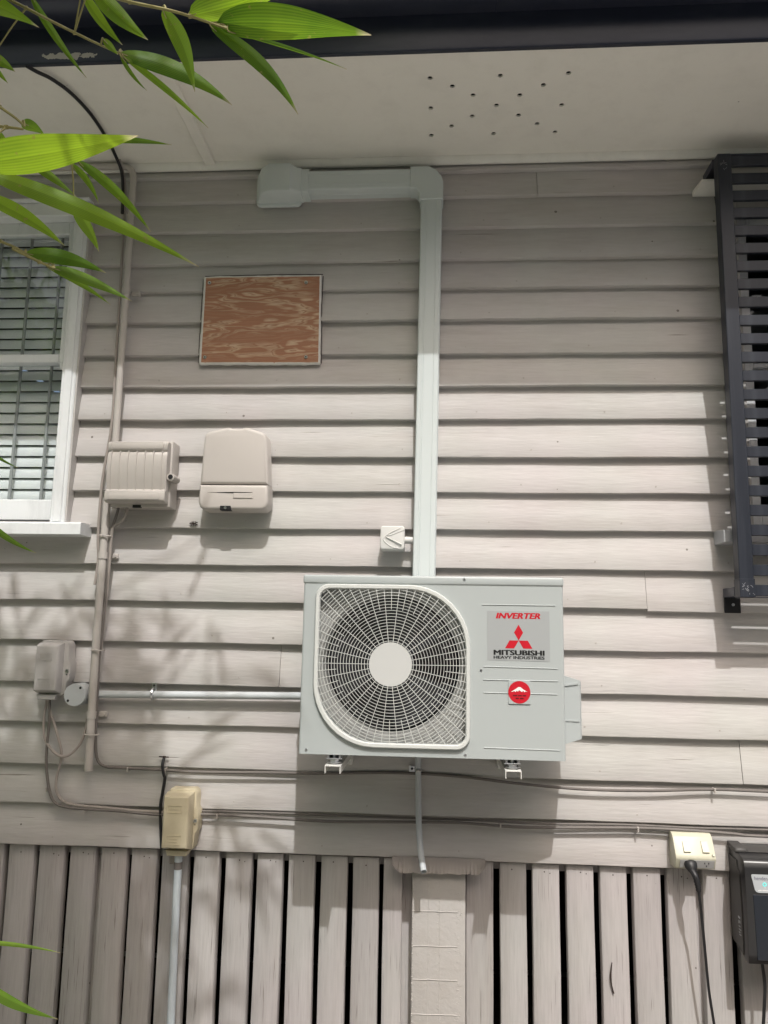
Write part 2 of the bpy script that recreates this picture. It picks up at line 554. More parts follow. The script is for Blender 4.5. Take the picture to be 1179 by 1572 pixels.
class MB:
    """Collects shapes given in metres in the place's own coordinates; build() links them as one mesh object."""

    def __init__(self):
        self.bm = bmesh.new()

    def box(self, x0, x1, y0, y1, z0, z1, bev=0.0, seg=2):
        if x1 < x0: x0, x1 = x1, x0
        if y1 < y0: y0, y1 = y1, y0
        if z1 < z0: z0, z1 = z1, z0
        r = bmesh.ops.create_cube(self.bm, size=1.0)
        vs = r['verts']
        for v in vs:
            v.co = Vector((x0 + (v.co.x + .5) * (x1 - x0), y0 + (v.co.y + .5) * (y1 - y0), z0 + (v.co.z + .5) * (z1 - z0)))
        if bev > 0:
            es = list({e for v in vs for e in v.link_edges})
            bmesh.ops.bevel(self.bm, geom=es, offset=bev, segments=seg, profile=0.5, affect='EDGES')
        return self

    def prism(self, pts, y0, y1, bev=0.0, seg=2):
        """Outline pts (x, z) from depth y0 (front, nearer the viewer) to y1 (back); the front rim is rounded by bev."""
        f = [self.bm.verts.new((x, y0, z)) for x, z in pts]
        k = [self.bm.verts.new((x, y1, z)) for x, z in pts]
        n = len(pts)
        front = self.bm.faces.new(f)
        back = self.bm.faces.new(k[::-1])
        sides = [self.bm.faces.new((f[i], k[i], k[(i + 1) % n], f[(i + 1) % n])) for i in range(n)]
        bmesh.ops.recalc_face_normals(self.bm, faces=[front, back] + sides)
        if bev > 0:
            bmesh.ops.bevel(self.bm, geom=[e for e in front.edges], offset=bev, segments=seg, profile=0.5, affect='EDGES')
        return self

    def extrude_x(self, prof, x0, x1, bev=0.0, seg=2):
        """Outline prof (y, z) swept from x0 to x1."""
        f = [self.bm.verts.new((x0, y, z)) for y, z in prof]
        k = [self.bm.verts.new((x1, y, z)) for y, z in prof]
        n = len(prof)
        fs = [self.bm.faces.new(f), self.bm.faces.new(k[::-1])]
        sides = [self.bm.faces.new((f[i], k[i], k[(i + 1) % n], f[(i + 1) % n])) for i in range(n)]
        bmesh.ops.recalc_face_normals(self.bm, faces=fs + sides)
        if bev > 0:
            es = list({e for q in fs + sides for e in q.edges})
            bmesh.ops.bevel(self.bm, geom=es, offset=bev, segments=seg, profile=0.5, affect='EDGES')
        return self

    def cyl(self, a, b, r0, r1=None, n=16, cap=True):
        r1 = r0 if r1 is None else r1
        a, b = Vector(a), Vector(b)
        d = (b - a).normalized()
        u = d.orthogonal().normalized()
        w = d.cross(u)
        A, B = [], []
        for i in range(n):
            t = 2 * math.pi * i / n
            o = u * math.cos(t) + w * math.sin(t)
            A.append(self.bm.verts.new(a + o * r0))
            B.append(self.bm.verts.new(b + o * r1))
        fs = [self.bm.faces.new((A[i], A[(i + 1) % n], B[(i + 1) % n], B[i])) for i in range(n)]
        if cap:
            fs.append(self.bm.faces.new(A[::-1]))
            fs.append(self.bm.faces.new(B))
        return self

    def tube(self, pts, r, n=8, sub=4, closed=False, cap=True, radii=None):
        """Round tube along a smooth curve through pts."""
        P = [Vector(p) for p in pts]
        if sub > 1 and len(P) > 2:
            Q, RR = [], []
            m_ = len(P)
            rng = range(m_ if closed else m_ - 1)
            for i in rng:
                p0 = P[(i - 1) % m_] if (closed or i > 0) else P[i]
                p1, p2 = P[i], P[(i + 1) % m_]
                p3 = P[(i + 2) % m_] if (closed or i + 2 < m_) else P[(i + 1) % m_]
                for k in range(sub):
                    t = k / sub
                    Q.append(0.5 * ((2 * p1) + (p2 - p0) * t + (2 * p0 - 5 * p1 + 4 * p2 - p3) * t * t + (3 * p1 - p0 - 3 * p2 + p3) * t ** 3))
                    if radii: RR.append(radii[i] * (1 - t) + radii[(i + 1) % m_] * t)
            if not closed:
                Q.append(P[-1])
                if radii: RR.append(radii[-1])
            P = Q
            if radii: radii = RR
        rings = []
        nrm = None
        cnt = len(P)
        for i, p in enumerate(P):
            if closed:
                d = (P[(i + 1) % cnt] - P[i - 1]).normalized()
            else:
                d = (P[min(i + 1, cnt - 1)] - P[max(i - 1, 0)]).normalized()
            if nrm is None:
                nrm = d.orthogonal().normalized()
            else:
                nrm = (nrm - d * nrm.dot(d))
                nrm = nrm.normalized() if nrm.length > 1e-6 else d.orthogonal().normalized()
            w = d.cross(nrm)
            rr = radii[i] if radii else r
            rings.append([self.bm.verts.new(p + (nrm * math.cos(2 * math.pi * k / n) + w * math.sin(2 * math.pi * k / n)) * rr) for k in range(n)])
        last = cnt if closed else cnt - 1
        for i in range(last):
            a, b = rings[i], rings[(i + 1) % cnt]
            for k in range(n):
                self.bm.faces.new((a[k], a[(k + 1) % n], b[(k + 1) % n], b[k]))
        if cap and not closed:
            self.bm.faces.new(rings[0][::-1])
            self.bm.faces.new(rings[-1])
        return self

    def loft(self, rings, cap=True, closed_ring=True):
        V = [[self.bm.verts.new(p) for p in r] for r in rings]
        n = len(V[0])
        fs = []
        for a, b in zip(V[:-1], V[1:]):
            for k in range(n if closed_ring else n - 1):
                fs.append(self.bm.faces.new((a[k], a[(k + 1) % n], b[(k + 1) % n], b[k])))
        if cap:
            fs.append(self.bm.faces.new(V[0][::-1]))
            fs.append(self.bm.faces.new(V[-1]))
        bmesh.ops.recalc_face_normals(self.bm, faces=fs)
        return self

    def plate_with_holes(self, outer, holes, plane, depth):
        """Flat plate: outer loop and hole loops of 3-D points; hole walls run along vector depth."""
        edges = []
        loops = []
        for loop in [outer] + holes:
            V = [self.bm.verts.new(p) for p in loop]
            loops.append(V)
            edges += [self.bm.edges.new((V[i], V[(i + 1) % len(V)])) for i in range(len(V))]
        bmesh.ops.triangle_fill(self.bm, use_beauty=True, use_dissolve=False, edges=edges, normal=Vector(plane))
        d = Vector(depth)
        for V in loops:
            W = [self.bm.verts.new(v.co + d) for v in V]
            n = len(V)
            for i in range(n):
                self.bm.faces.new((V[i], V[(i + 1) % n], W[(i + 1) % n], W[i]))
        return self

    def mesh(self, name, ang=35, origin=(0, 0, 0)):
        if origin != (0, 0, 0):
            bmesh.ops.translate(self.bm, verts=self.bm.verts, vec=-Vector(origin))
        me = bpy.data.meshes.new(name)
        self.bm.normal_update()
        self.bm.to_mesh(me)
        self.bm.free()
        smooth(me, ang)
        return me

    def build(self, name, material, parent=None, ang=35, kind=None, label=None):
        root = parent
        while root is not None and root.parent is not None:
            root = root.parent
        o_ = tuple(root.location) if root is not None else (0, 0, 0)
        me = self.mesh(name, ang, o_)
        me.materials.append(M[material] if isinstance(material, str) else material)
        ob = bpy.data.objects.new(name, me)
        COL.objects.link(ob)
        if parent is not None:
            ob.parent = parent
        if kind: ob['kind'] = kind
        if label: ob['label'] = label
        return ob


def thing(name, label, cat, loc, group=None):
    o = bpy.data.objects.new(name, None)
    o.empty_display_size = 0.05
    COL.objects.link(o)
    o.location = loc
    o['label'] = label
    o['category'] = cat
    if group: o['group'] = group
    return o


def tag(o, label, cat, group=None):
    o['label'] = label
    o['category'] = cat
    if group: o['group'] = group
    return o


def lettering(name, txt, x, z, y, height, width, material, parent, bold=0.0, shear=0.0, tilt=0.0):
    """Printed words lying flat on a surface that faces the viewer; (x, z) is the lower left corner."""
    c = bpy.data.curves.new('lettering', 'FONT')
    c.body = txt
    c.size = 1.0
    c.shear = shear
    c.resolution_u = 3
    o = bpy.data.objects.new('lettering', c)
    COL.objects.link(o)
    bpy.context.view_layer.update()
    dg = bpy.context.evaluated_depsgraph_get()
    me = bpy.data.meshes.new_from_object(o.evaluated_get(dg))
    bpy.data.objects.remove(o)
    xs = [v.co.x for v in me.vertices]
    ys = [v.co.y for v in me.vertices]
    x0, y0 = min(xs), min(ys)
    kx, ky = width / (max(xs) - x0), height / (max(ys) - y0)
    root = parent
    while root.parent is not None:
        root = root.parent
    O = root.location
    ct, st = math.cos(tilt), math.sin(tilt)
    if bold:      # heavy strokes: the same outline laid again a hair to the side, each a hair prouder
        bmx = bmesh.new()
        for q_ in range(5):
            t_ = me.copy()
            for v in t_.vertices:
                v.co.x += bold * (q_ / 4 - .5)
                v.co.y += bold * .35 * ((q_ % 2) - .5)
                v.co.z = .01 * q_
            bmx.from_mesh(t_)
            bpy.data.meshes.remove(t_)
        bmx.to_mesh(me)
        bmx.free()
        xs = [v.co.x for v in me.vertices]
        ys = [v.co.y for v in me.vertices]
        x0, y0 = min(xs), min(ys)
        kx, ky = width / (max(xs) - x0), height / (max(ys) - y0)
    for v in me.vertices:
        a, b = (v.co.x - x0) * kx, (v.co.y - y0) * ky
        v.co = Vector((x + a * ct - b * st, y - v.co.z * .006, z + a * st + b * ct)) - O
    me.materials.append(M[material])
    me.name = name
    ob = bpy.data.objects.new(name, me)
    COL.objects.link(ob)
    ob.parent = parent
    return ob


def arc(cx, cz, r, a0, a1, n=8):
    return [(cx + r * math.cos(R(a0 + (a1 - a0) * i / n)), cz + r * math.sin(R(a0 + (a1 - a0) * i / n))) for i in range(n + 1)]


def round_rect(x0, x1, z0, z1, r, n=4):
    return arc(x1 - r, z1 - r, r, 90, 0, n) + arc(x1 - r, z0 + r, r, 0, -90, n) + arc(x0 + r, z0 + r, r, -90, -180, n) + arc(x0 + r, z1 - r, r, 180, 90, n)


# ------------------------------------------------------------------ ground
gm = MB()
gm.box(-60, 60, -60, 60, -0.3, 0.0)
g = gm.build('ground', 'ground')
g['kind'] = 'structure'
gm = MB()
gm.box(-60, 60, -1.05, 1.15, -0.05, 0.012)  # unseen strip added along the wall, dark to cut light from the ground
g2 = gm.build('added_dark_strip', 'dark_strip')
g2['kind'] = 'structure'

# ------------------------------------------------------------------ house
XL, XR = -3.2, 2.6
SOFFIT = 3.335
house = thing('house', 'taupe weatherboard house with white timber window and navy fascia', 'house', (0, 0, 0))

# weatherboards: bottom edges, from under the soffit down to the batten skirt
EDGES = [3.281, 3.177, 3.053, 2.925, 2.812, 2.690, 2.559, 2.437, 2.312, 2.173, 2.045, 1.910, 1.776, 1.642, 1.501, 1.356, 1.219, 1.077, 0.946, 0.809]


def weatherboard(x0, x1, z0, z1, seed):
    """One tapered board: butt edge proud at the bottom, top tucked behind the board above; edges gently uneven."""
    rn = random.Random(seed)
    ph = [rn.uniform(0, 6.28) for _ in range(6)]
    n = max(3, int((x1 - x0) / 0.05))
    bm = MB()
    rings = []
    for i in range(n + 1):
        x = x0 + (x1 - x0) * i / n
        w = 0.0011 * math.sin(2.1 * x + ph[0]) + 0.0007 * math.sin(7.3 * x + ph[1]) + 0.0005 * math.sin(19 * x + ph[2]) + rn.uniform(-.0003, .0003)
        d = 0.0014 * math.sin(1.7 * x + ph[3]) + 0.0006 * math.sin(6.1 * x + ph[4])
        a = z0 + w
        top = z1 + 0.022
        f = (top - a) / (z1 - z0)
        rings.append([(x, d + 0.0225, a), (x, d + 0.002, a), (x, d + 0.0005, a + .0008), (x, d, a + 0.0025), (x, d + 0.0105 + .0004 * math.sin(9 * x + ph[5]), (a + z1) / 2),
                      (x, d + 0.0222, z1), (x, d + 0.0240, top), (x, d + 0.031, top)])
    bm.loft(rings)
    ob = bm.build('weatherboard', 'board', house, ang=50)
    xn = x0 + rn.uniform(.03, .30)
    while xn < x1 - .02:
        if -1.75 < xn < 1.4:
            if 'nail' not in NAIL:
                nb_ = MB()
                nb_.cyl((0, .0035, 0), (0, -.0010, 0), .0034, .0030, 10)
                nb_.cyl((0, .0, 0), (0, -.0012, 0), .0014, .0010, 6)
                o_ = nb_.build('nail_head', 'nailhead', ob)
                NAIL['nail'] = o_
            else:
                o_ = NAIL['nail'].copy()
                COL.objects.link(o_)
                o_.parent = ob
            o_.location = (xn, .0042 + .0014 * math.sin(1.7 * xn + ph[3]), z0 + .026 + rn.uniform(-.003, .003))
        xn += .45 + rn.uniform(-.02, .02)
    return ob


NAIL = {}
seed = 1
WIN_L = (-2.132, -1.3425)      # span taken out of the boards by the window with the blind
WIN_R = (1.010, 1.862)         # span taken out by the window behind the screen
upper = SOFFIT
for z0 in EDGES:
    z1 = upper
    if 1.90 < z0 < 3.10:
        spans = [(XL, WIN_L[0]), (WIN_L[1], WIN_R[0]), (WIN_R[1], XR)]
    elif abs(z0 - 1.642) < .001:
        spans = [(XL, 0.711), (0.7125, XR)]
    elif abs(z0 - 1.356) < .001:
        spans = [(XL, -0.5495), (-0.5483, XR)]
    elif abs(z0 - 1.077) < .001:
        spans = [(XL, 1.000), (1.0014, XR)]
    elif abs(z0 - 3.177) < .001:
        spans = [(XL, 0.36), (0.3612, XR)]
    else:
        spans = [(XL, XR)]
    for i, (a, b) in enumerate(spans):
        dz = 0.0
        if abs(z0 - 1.642) < .001:
            dz = (0.0025, -0.006)[i]
        weatherboard(a, b, z0 + dz, z1, seed)
        seed += 1
    upper = z0

# lining behind the boards, with the two window openings left free
OPL = (-2.07, -1.405)
OPR = (1.070, 1.80)
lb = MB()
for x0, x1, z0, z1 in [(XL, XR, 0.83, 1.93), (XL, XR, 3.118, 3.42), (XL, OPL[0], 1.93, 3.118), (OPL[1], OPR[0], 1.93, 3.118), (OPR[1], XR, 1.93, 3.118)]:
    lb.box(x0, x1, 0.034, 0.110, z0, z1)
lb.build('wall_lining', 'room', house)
sh = MB()
sh.box(XL, XL + .1, 0.03, 4.4, 0.02, 3.42)
sh.build('side_wall', 'board', house)
sh = MB()
sh.box(XR - .1, XR, 0.03, 4.4, 0.02, 3.42)
sh.build('side_wall', 'board', house)
sh = MB()
sh.box(XL, XR, 4.4, 4.5, 0.02, 3.42)
sh.build('back_wall', 'room', house)
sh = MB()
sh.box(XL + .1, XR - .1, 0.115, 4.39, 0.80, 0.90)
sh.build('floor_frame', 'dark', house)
sh = MB()
sh.box(XL + .1, XR - .1, 0.115, 4.39, 3.45, 3.50)
sh.build('ceiling_sheet', 'room', house)
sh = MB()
sh.box(XL + .1, XR - .1, 1.2, 1.25, 0.014, 0.79)  # near-black sheet set in so the space behind the battens reads unlit
sh.build('underfloor_shade_sheet', 'dark', house)
sh = MB()
sh.extrude_x([(-.72, 3.50), (-.72, 3.53), (2.2, 4.55), (5.1, 3.53), (5.1, 3.50), (2.2, 4.52)], XL - .4, XR + .4)
sh.build('roof', 'roof', house)

# soffit sheet with its drilled vent holes
HOLES = [(-0.038, -0.436), (0.189, -0.437), (0.406, -0.439), (0.035, -0.394), (0.333, -0.387), (0.105, -0.348), (0.261, -0.341), (0.187, -0.293),
         (0.408, -0.285), (-0.037, -0.289), (0.107, -0.24), (0.267, -0.238), (0.036, -0.189), (0.337, -0.188), (-0.036, -0.139), (0.188, -0.14), (0.407, -0.139)]
sf = MB()
hl = [[(hx + .0086 * math.cos(2 * math.pi * k / 12), hy + .0086 * math.sin(2 * math.pi * k / 12), SOFFIT) for k in range(12)] for hx, hy in HOLES]
sf.plate_with_holes([(XL, -.565, SOFFIT), (XR, -.565, SOFFIT), (XR, .03, SOFFIT), (XL, .03, SOFFIT)], hl, (0, 0, -1), (0, 0, 0.006))
soffit = sf.build('soffit', 'soffit', house, ang=20)
ea = MB()
ea.box(XL + .01, XR - .01, -.560, .028, SOFFIT + .045, SOFFIT + .050)  # added near-black sheet, paints in the shade seen through the vent holes
ea.build('eave_shade_sheet', 'dark', house)
st = MB()
st.box(-.908, -.868, -.563, -.016, SOFFIT - .017, SOFFIT - .0005, .002, 1)
st.build('cover_strip', 'soffit', soffit)
q = MB()
q.extrude_x([(0.004, SOFFIT - .027), (-.006, SOFFIT - .026), (-.012, SOFFIT - .019), (-.0155, SOFFIT - .008), (-.0155, SOFFIT - .0005), (0.004, SOFFIT - .0005)], XL, XR)
q.build('quad_moulding', 'trim', soffit)
fa = MB()
fa.extrude_x([(-.566, 3.318), (-.584, 3.314), (-.586, 3.320), (-.586, 3.53), (-.566, 3.53)], XL - .3, XR + .3)
fa.build('fascia', 'fascia', house)
gu = MB()
gu.extrude_x([(-.588, 3.434), (-.690, 3.434), (-.704, 3.440), (-.709, 3.452), (-.709, 3.535), (-.718, 3.548), (-.718, 3.556), (-.704, 3.556), (-.704, 3.456), (-.690, 3.440), (-.588, 3.440)], XL - .3, XR + .3)
gutter = gu.build('gutter', 'navy', house, ang=25)
jb = MB()
jb.box(0.165, 0.169, -.7125, -.588, 3.4315, 3.434)
jb.build('gutter_joint', 'navy', gutter)

# white sash window with blind, cut by the frame of the view
win = MB()
win.box(-1.405, -1.3505, -.030, .030, 1.92, 3.113, .004, 1)
win.box(-1.392, -1.362, -.036, -.030, 1.925, 3.120, .002, 1)
win.box(-2.124, -2.070, -.030, .030, 1.92, 3.113, .004, 1)
win.box(-2.124, -1.3505, -.030, .030, 3.1135, 3.170, .004, 1)
win.box(-2.128, -1.347, -.042, .020, 3.1705, 3.184, .003, 1)
w_l = win.build('window', 'white', house, label='white painted timber sash window with blind behind the bars')
s_ = MB()
s_.box(-1.350, -1.3430, -.026, .020, 1.92, 3.168)
s_.build('casing_edge', 'board', w_l)
s_ = MB()
s_.extrude_x([(-.075, 1.874), (-.075, 1.912), (-.070, 1.917), (.05, 1.922), (.05, 1.874)], -2.21, -1.265)
s_.build('sill', 'white', w_l)
s_ = MB()
s_.box(-1.445, -1.4055, .018, .050, 2.541, 3.113, .003, 1)
s_.box(-2.069, -2.030, .018, .050, 2.541, 3.113, .003, 1)
s_.box(-2.030, -1.445, .018, .050, 3.063, 3.113, .003, 1)
s_.box(-2.030, -1.445, .016, .050, 2.541, 2.574, .003, 1)
s_.prism([(-1.4055, 2.541), (-1.441, 2.541), (-1.439, 2.520), (-1.428, 2.510), (-1.424, 2.490), (-1.414, 2.474), (-1.4055, 2.470)], .019, .050)
s_.build('upper_sash', 'white', w_l)
s_ = MB()
s_.box(-1.436, -1.4055, .053, .083, 1.94, 2.575, .003, 1)
s_.box(-2.069, -2.040, .053, .083, 1.94, 2.575, .003, 1)
s_.box(-2.040, -1.436, .053, .083, 1.94, 2.019, .003, 1)
s_.box(-2.040, -1.436, .053, .083, 2.548, 2.575, .003, 1)
s_.build('lower_sash', 'white', w_l)
s_ = MB()
s_.box(-2.032, -1.443, .033, .036, 2.572, 3.065)
s_.build('pane', 'glass', w_l)
s_ = MB()
s_.box(-2.042, -1.434, .066, .069, 2.017, 2.550)
s_.build('pane', 'glass', w_l)
for x in (-1.511, -1.636, -1.761, -1.886, -2.01):
    s_ = MB()
    s_.cyl((x, .096, 1.935), (x, .096, 3.115), .0062, n=10)
    s_.build('security_bar', 'rod', w_l)

blind = thing('venetian_blind', 'closed white venetian blind behind the barred window', 'blind', (-1.75, .16, 1.95))
proto = None
z = 1.985
while z < 3.10:
    if proto is None:
        b2 = MB()
        rings = []
        for x in (-2.06, -1.412):
            rings.append([(x, .128 + .005 * (t - .5) * 2 + .004 * (1 - (2 * t - 1) ** 2) * -1, z + .0418 * t) for t in (0, .25, .5, .75, 1)] +
                         [(x, .1288 + .005 * (t - .5) * 2 + .004 * (1 - (2 * t - 1) ** 2) * -1, z + .0418 * t) for t in (1, .75, .5, .25, 0)])
        b2.loft(rings)
        proto = b2.build('slat', 'blind', blind)
        zb = z
    else:
        o = proto.copy()
        COL.objects.link(o)
        o.parent = blind
        o.location.z += z - zb
        o.rotation_euler.y = random.uniform(-.0015, .0015)
    z += 0.0434
b2 = MB()
b2.box(-2.065, -1.41, .113, .145, 3.088, 3.117, .003, 1)
b2.build('head_rail', 'blind', blind)

# window behind the slatted screen
w2 = MB()
w2.box(1.0125, 1.070, -.026, .03, 1.918, 3.12, .003, 1)
w2.box(1.80, 1.858, -.026, .03, 1.918, 3.12, .003, 1)
w2.box(1.070, 1.80, -.026, .03, 3.07, 3.12, .003, 1)
w_r = w2.build('window', 'board', house, label='dark window with taupe casing behind the navy slatted screen')
s_ = MB()
s_.box(1.071, 1.112, .010, .045, 1.922, 3.069, .003, 1)
s_.box(1.758, 1.799, .010, .045, 1.922, 3.069, .003, 1)
s_.box(1.112, 1.758, .010, .045, 1.922, 1.99, .003, 1)
s_.box(1.112, 1.758, .010, .045, 3.03, 3.069, .003, 1)
s_.box(1.112, 1.758, .008, .045, 2.50, 2.535, .003, 1)
s_.build('sash', 'white', w_r)
s_ = MB()
s_.box(1.110, 1.760, .028, .031, 1.988, 3.032)
s_.build('pane', 'glass', w_r)
s_ = MB()
s_.extrude_x([(-.078, 1.866), (-.078, 1.908), (.03, 1.9175), (.03, 1.866)], 0.950, 1.92, .002, 1)
s_.build('sill', 'sill_grey', w_r)
s_ = MB()
s_.extrude_x([(.006, 3.158), (-.10, 3.154), (-.10, 3.163), (.006, 3.180)], 0.926, 1.94)
s_.build('drip_cap', 'trim', w_r)

# ------------------------------------------------------------------ batten skirt under the boards
skirt = thing('batten_skirt', 'upright taupe timber battens closing the space under the weatherboards', 'batten screen', (0, .03, 0))
SL = [(-1.585, -1.492), (-1.474, -1.386), (-1.366, -1.278), (-1.257, -1.169), (-1.146, -1.058), (-1.040, -.952), (-.932, -.843), (-.822, -.735), (-.713, -.624), (-.605, -.518),
      (-.496, -.408), (-.387, -.299), (-.279, -.192), (-.176, -.113), (.099, .187), (.210, .296), (.317, .404), (.427, .514), (.536, .621), (.642, .729), (.750, .839), (.862, .948), (.974, 1.06),
      (1.082, 1.169), (1.190, 1.277), (1.298, 1.385)]
x = -1.60
while x > -3.0:
    SL.insert(0, (x - .093, x - .005))
    x -= .1085
x = 1.406
while x < 2.5:
    SL.append((x, x + .087))
    x += .1085
rn = random.Random(5)
for a, b in SL:
    y0 = .018 + rn.uniform(-.0012, .0012)
    sb = MB()
    rings = []
    p1, p2, lean = rn.uniform(0, 6), rn.uniform(0, 6), rn.uniform(-.0015, .0015)
    for i in range(13):
        zz = .045 + (.803 - .045) * i / 12
        o1 = .0008 * math.sin(4.1 * zz + p1) + .0005 * math.sin(13 * zz + p2) + lean * (zz - .4)
        rings.append([(a + o1, y0 + .002, zz), (a + o1 + .0022, y0, zz), (b + o1 - .0022, y0, zz), (b + o1, y0 + .002, zz), (b + o1, y0 + .036, zz), (a + o1, y0 + .036, zz)])
    sb.loft(rings)
    so = sb.build('slat', 'batten', skirt, ang=50)
    nb = MB()
    nx = (a + b) / 2 + rn.uniform(-.008, .008)
    nz_ = .782 + rn.uniform(-.006, .004)
    nb.cyl((nx, y0 + .003, nz_), (nx, y0 - .0006, nz_), .0022, n=8)
    if rn.random() < .5:
        nb.cyl((nx + .018, y0 + .003, nz_ - .004), (nx + .018, y0 - .0006, nz_ - .004), .0018, n=8)
    nb.build('nail', 'dead', so)
rb = MB()
rb.box(XL + .12, XR - .12, .0565, .100, .772, .826, .002, 1)
rb.build('rail', 'batten', skirt)
for a, b in ((-1.178, -1.132), (.834, .868)):
    rb = MB()
    rb.box(a, b, .0565, .095, .03, .770, .002, 1)
    rb.build('backing_batten', 'batten', skirt)
rb = MB()
rb.box(-.135, -.060, .052, .080, .03, .80, .002, 1)
rb.build('backing_batten', 'batten', skirt)

# stump with its crimped metal cap
pier = thing('stump', 'painted concrete stump with raised block lines below the drain pipe', 'stump', (0, .05, 0))
pb = MB()
pb.box(-.0795, .096, -.016, .20, .002, .80, .006, 2)
pb.build('shaft', 'pier', pier)
for zr in (.652, .546, .445, .342, .235, .13):
    rr = MB()
    pts = []
    k = random.Random(int(zr * 1000))
    for i in range(9):
        pts.append((-.074 + .143 * i / 8, -.0162, zr + k.uniform(-.0008, .0008) + .002 * i / 8))
    rr.tube(pts, .0017, 6, 2)
    rr.build('mortar_ridge', 'pier', pier)
for xr in (-.026, .012):
    rr = MB()
    k = random.Random(int(xr * 1000) + 77)
    rr.tube([(xr + k.uniform(-.001, .001), -.0157, .05 + .70 * i / 12) for i in range(13)], .0011, 6, 2)
    rr.build('mortar_ridge', 'pier', pier)
k = random.Random(3)
rr = MB()
for i in range(420):
    zz = k.uniform(.08, .74)
    xx = k.choice([k.gauss(.074, .006), k.gauss(.074, .006), k.gauss(-.076, .0015), k.gauss(.010, .004), k.uniform(-.07, .09)])
    xx = max(-.077, min(.092, xx))
    r0 = k.uniform(.0008, .0022)
    rr.cyl((xx, -.0150, zz), (xx, -.0162 - r0 * .5, zz), r0 * 1.3, r0 * .5, 6)
rr.build('paint_drip', 'pier', pier, kind='stuff')
ac = MB()
V = []
n = 72
k = random.Random(9)
for i in range(n + 1):
    t = i / n
    x = -.147 + .306 * t
    e = min(1.0, min(t, 1 - t) / .10)
    e2 = math.sin(e * math.pi / 2)
    rip = .0032 * math.sin(t * 2 * math.pi * 25) * (0.6 + .4 * math.sin(t * 17)) + k.uniform(-.0006, .0006)
    zb_ = .8145 - .012 - .027 * e2 * (1 - .12 * t) + k.uniform(-.0008, .0008) + .0015 * math.sin(t * 33)
    row = []
    for j in range(6):
        s = j / 5
        row.append((x, -.002 - .040 * s - rip * (.3 + .7 * s), .8165 - (.8165 - zb_) * s ** 1.2))
    V.append(row)
ac.loft([r + [(p[0], p[1] + .0012, p[2] - .0012) for p in r[::-1]] for r in V])
ac.build('metal_cap', 'antcap', pier, ang=60)

# ------------------------------------------------------------------ outdoor air conditioning unit
UX0, UX1, UZ0, UZ1, UF, UB = -.409, .371, 1.191, 1.720, -.370, -.085
FCX, FCZ = -.140, 1.456
unit = thing('outdoor_unit', 'off-white air conditioner outdoor unit with round fan grille on wall brackets', 'air conditioner', (-.02, -.23, UZ0))


def grille_outline(inset, n=10):
    a0, a1, b0, b1 = -.371 + inset, .0965 - inset, 1.2145 + inset, 1.6925 - inset
    rs, rl = .042 - inset * .8, .185 - inset * .8
    return (arc(a1 - rl, b1 - rl, rl, 90, 0, n) + arc(a1 - rs, b0 + rs, rs, 0, -90, n) + arc(a0 + rl, b0 + rl, rl, -90, -180, n) + arc(a0 + rs, b1 - rs, rs, 180, 90, n))


cb = MB()
op = [(x, UF, z) for x, z in grille_outline(.012)]
ec = .006
ol = [(x, UF, z) for x, z in [(UX0 + ec, UZ0), (UX0 + ec, UZ1 - .026), (UX1 - ec, UZ1 - .026), (UX1 - ec, UZ0)]]
cb.plate_with_holes(ol, [op], (0, -1, 0), (0, .035, 0))
cb.bm.faces.ensure_lookup_table()
# sides, back and floor of the case
for xa, s in ((UX0, 1), (UX1, -1)):
    cb.loft([[(xa + s * ec, UF, zz), (xa + s * .0018, UF + .0018, zz), (xa, UF + ec, zz), (xa, UB, zz)] for zz in (UZ0, UZ1 - .026)], cap=False, closed_ring=False)
cb.box(UX0 + .001, UX1 - .001, UF + .02, UB, UZ0 + .001, UZ0 + .006)
cb.box(UX0 + .001, UX1 - .001, UB, UB + .004, UZ0 + .001, UZ1 - .03)
cb.build('casing', 'unit', unit, ang=40)
lid = MB()
lid.box(UX0 - .002, UX1 + .002, UF - .003, UB + .003, UZ1 - .027, UZ1, .006, 3)
lid.build('lid', 'unit', unit, ang=40)
sp = MB()
hole = [(FCX + .215 * math.cos(2 * math.pi * k / 64), UF + .036, FCZ + .215 * math.sin(2 * math.pi * k / 64)) for k in range(64)]
sp.plate_with_holes([(UX0 + .012, UF + .036, UZ0 + .012), (UX0 + .012, UF + .036, UZ1 - .03), (.110, UF + .036, UZ1 - .03), (.110, UF + .036, UZ0 + .012)], [hole], (0, -1, 0), (0, .0005, 0))
rings = []
for r_, y_ in ((.215, .036), (.211, .040), (.2075, .048), (.206, .060), (.206, .105)):
    rings.append([(FCX + r_ * math.cos(2 * math.pi * k / 64), UF + y_, FCZ + r_ * math.sin(2 * math.pi * k / 64)) for k in range(64)])
sp.loft(rings, cap=False)
sp.build('fan_shroud', 'inner', unit, ang=40)
cl = MB()
cl.box(UX0 + .02, .115, UB - .035, UB - .012, UZ0 + .02, UZ1 - .04)
cl.box(.112, .118, UF + .02, UB - .01, UZ0 + .01, UZ1 - .03)
cl.build('coil', 'coil', unit)
fn = MB()
fn.cyl((FCX, UF + .055, FCZ), (FCX, UF + .14, FCZ), .062, n=28)
for kb in range(3):
    rows = []
    for i in range(9):
        rr_ = .06 + .135 * i / 8
        row = []
        for j in range(7):
            s = j / 6
            a = R(120 * kb + 20 + 14 * (i / 8) + (78 - 14 * (i / 8)) * s)
            row.append((FCX + rr_ * math.cos(a), UF + .060 + .055 * s + .01 * math.sin(math.pi * s), FCZ + rr_ * math.sin(a)))
        rows.append(row)
    fn.loft([r_ + [(p[0], p[1] + .003, p[2]) for p in r_[::-1]] for r_ in rows])
fn.build('fan', 'fan', unit, ang=40)

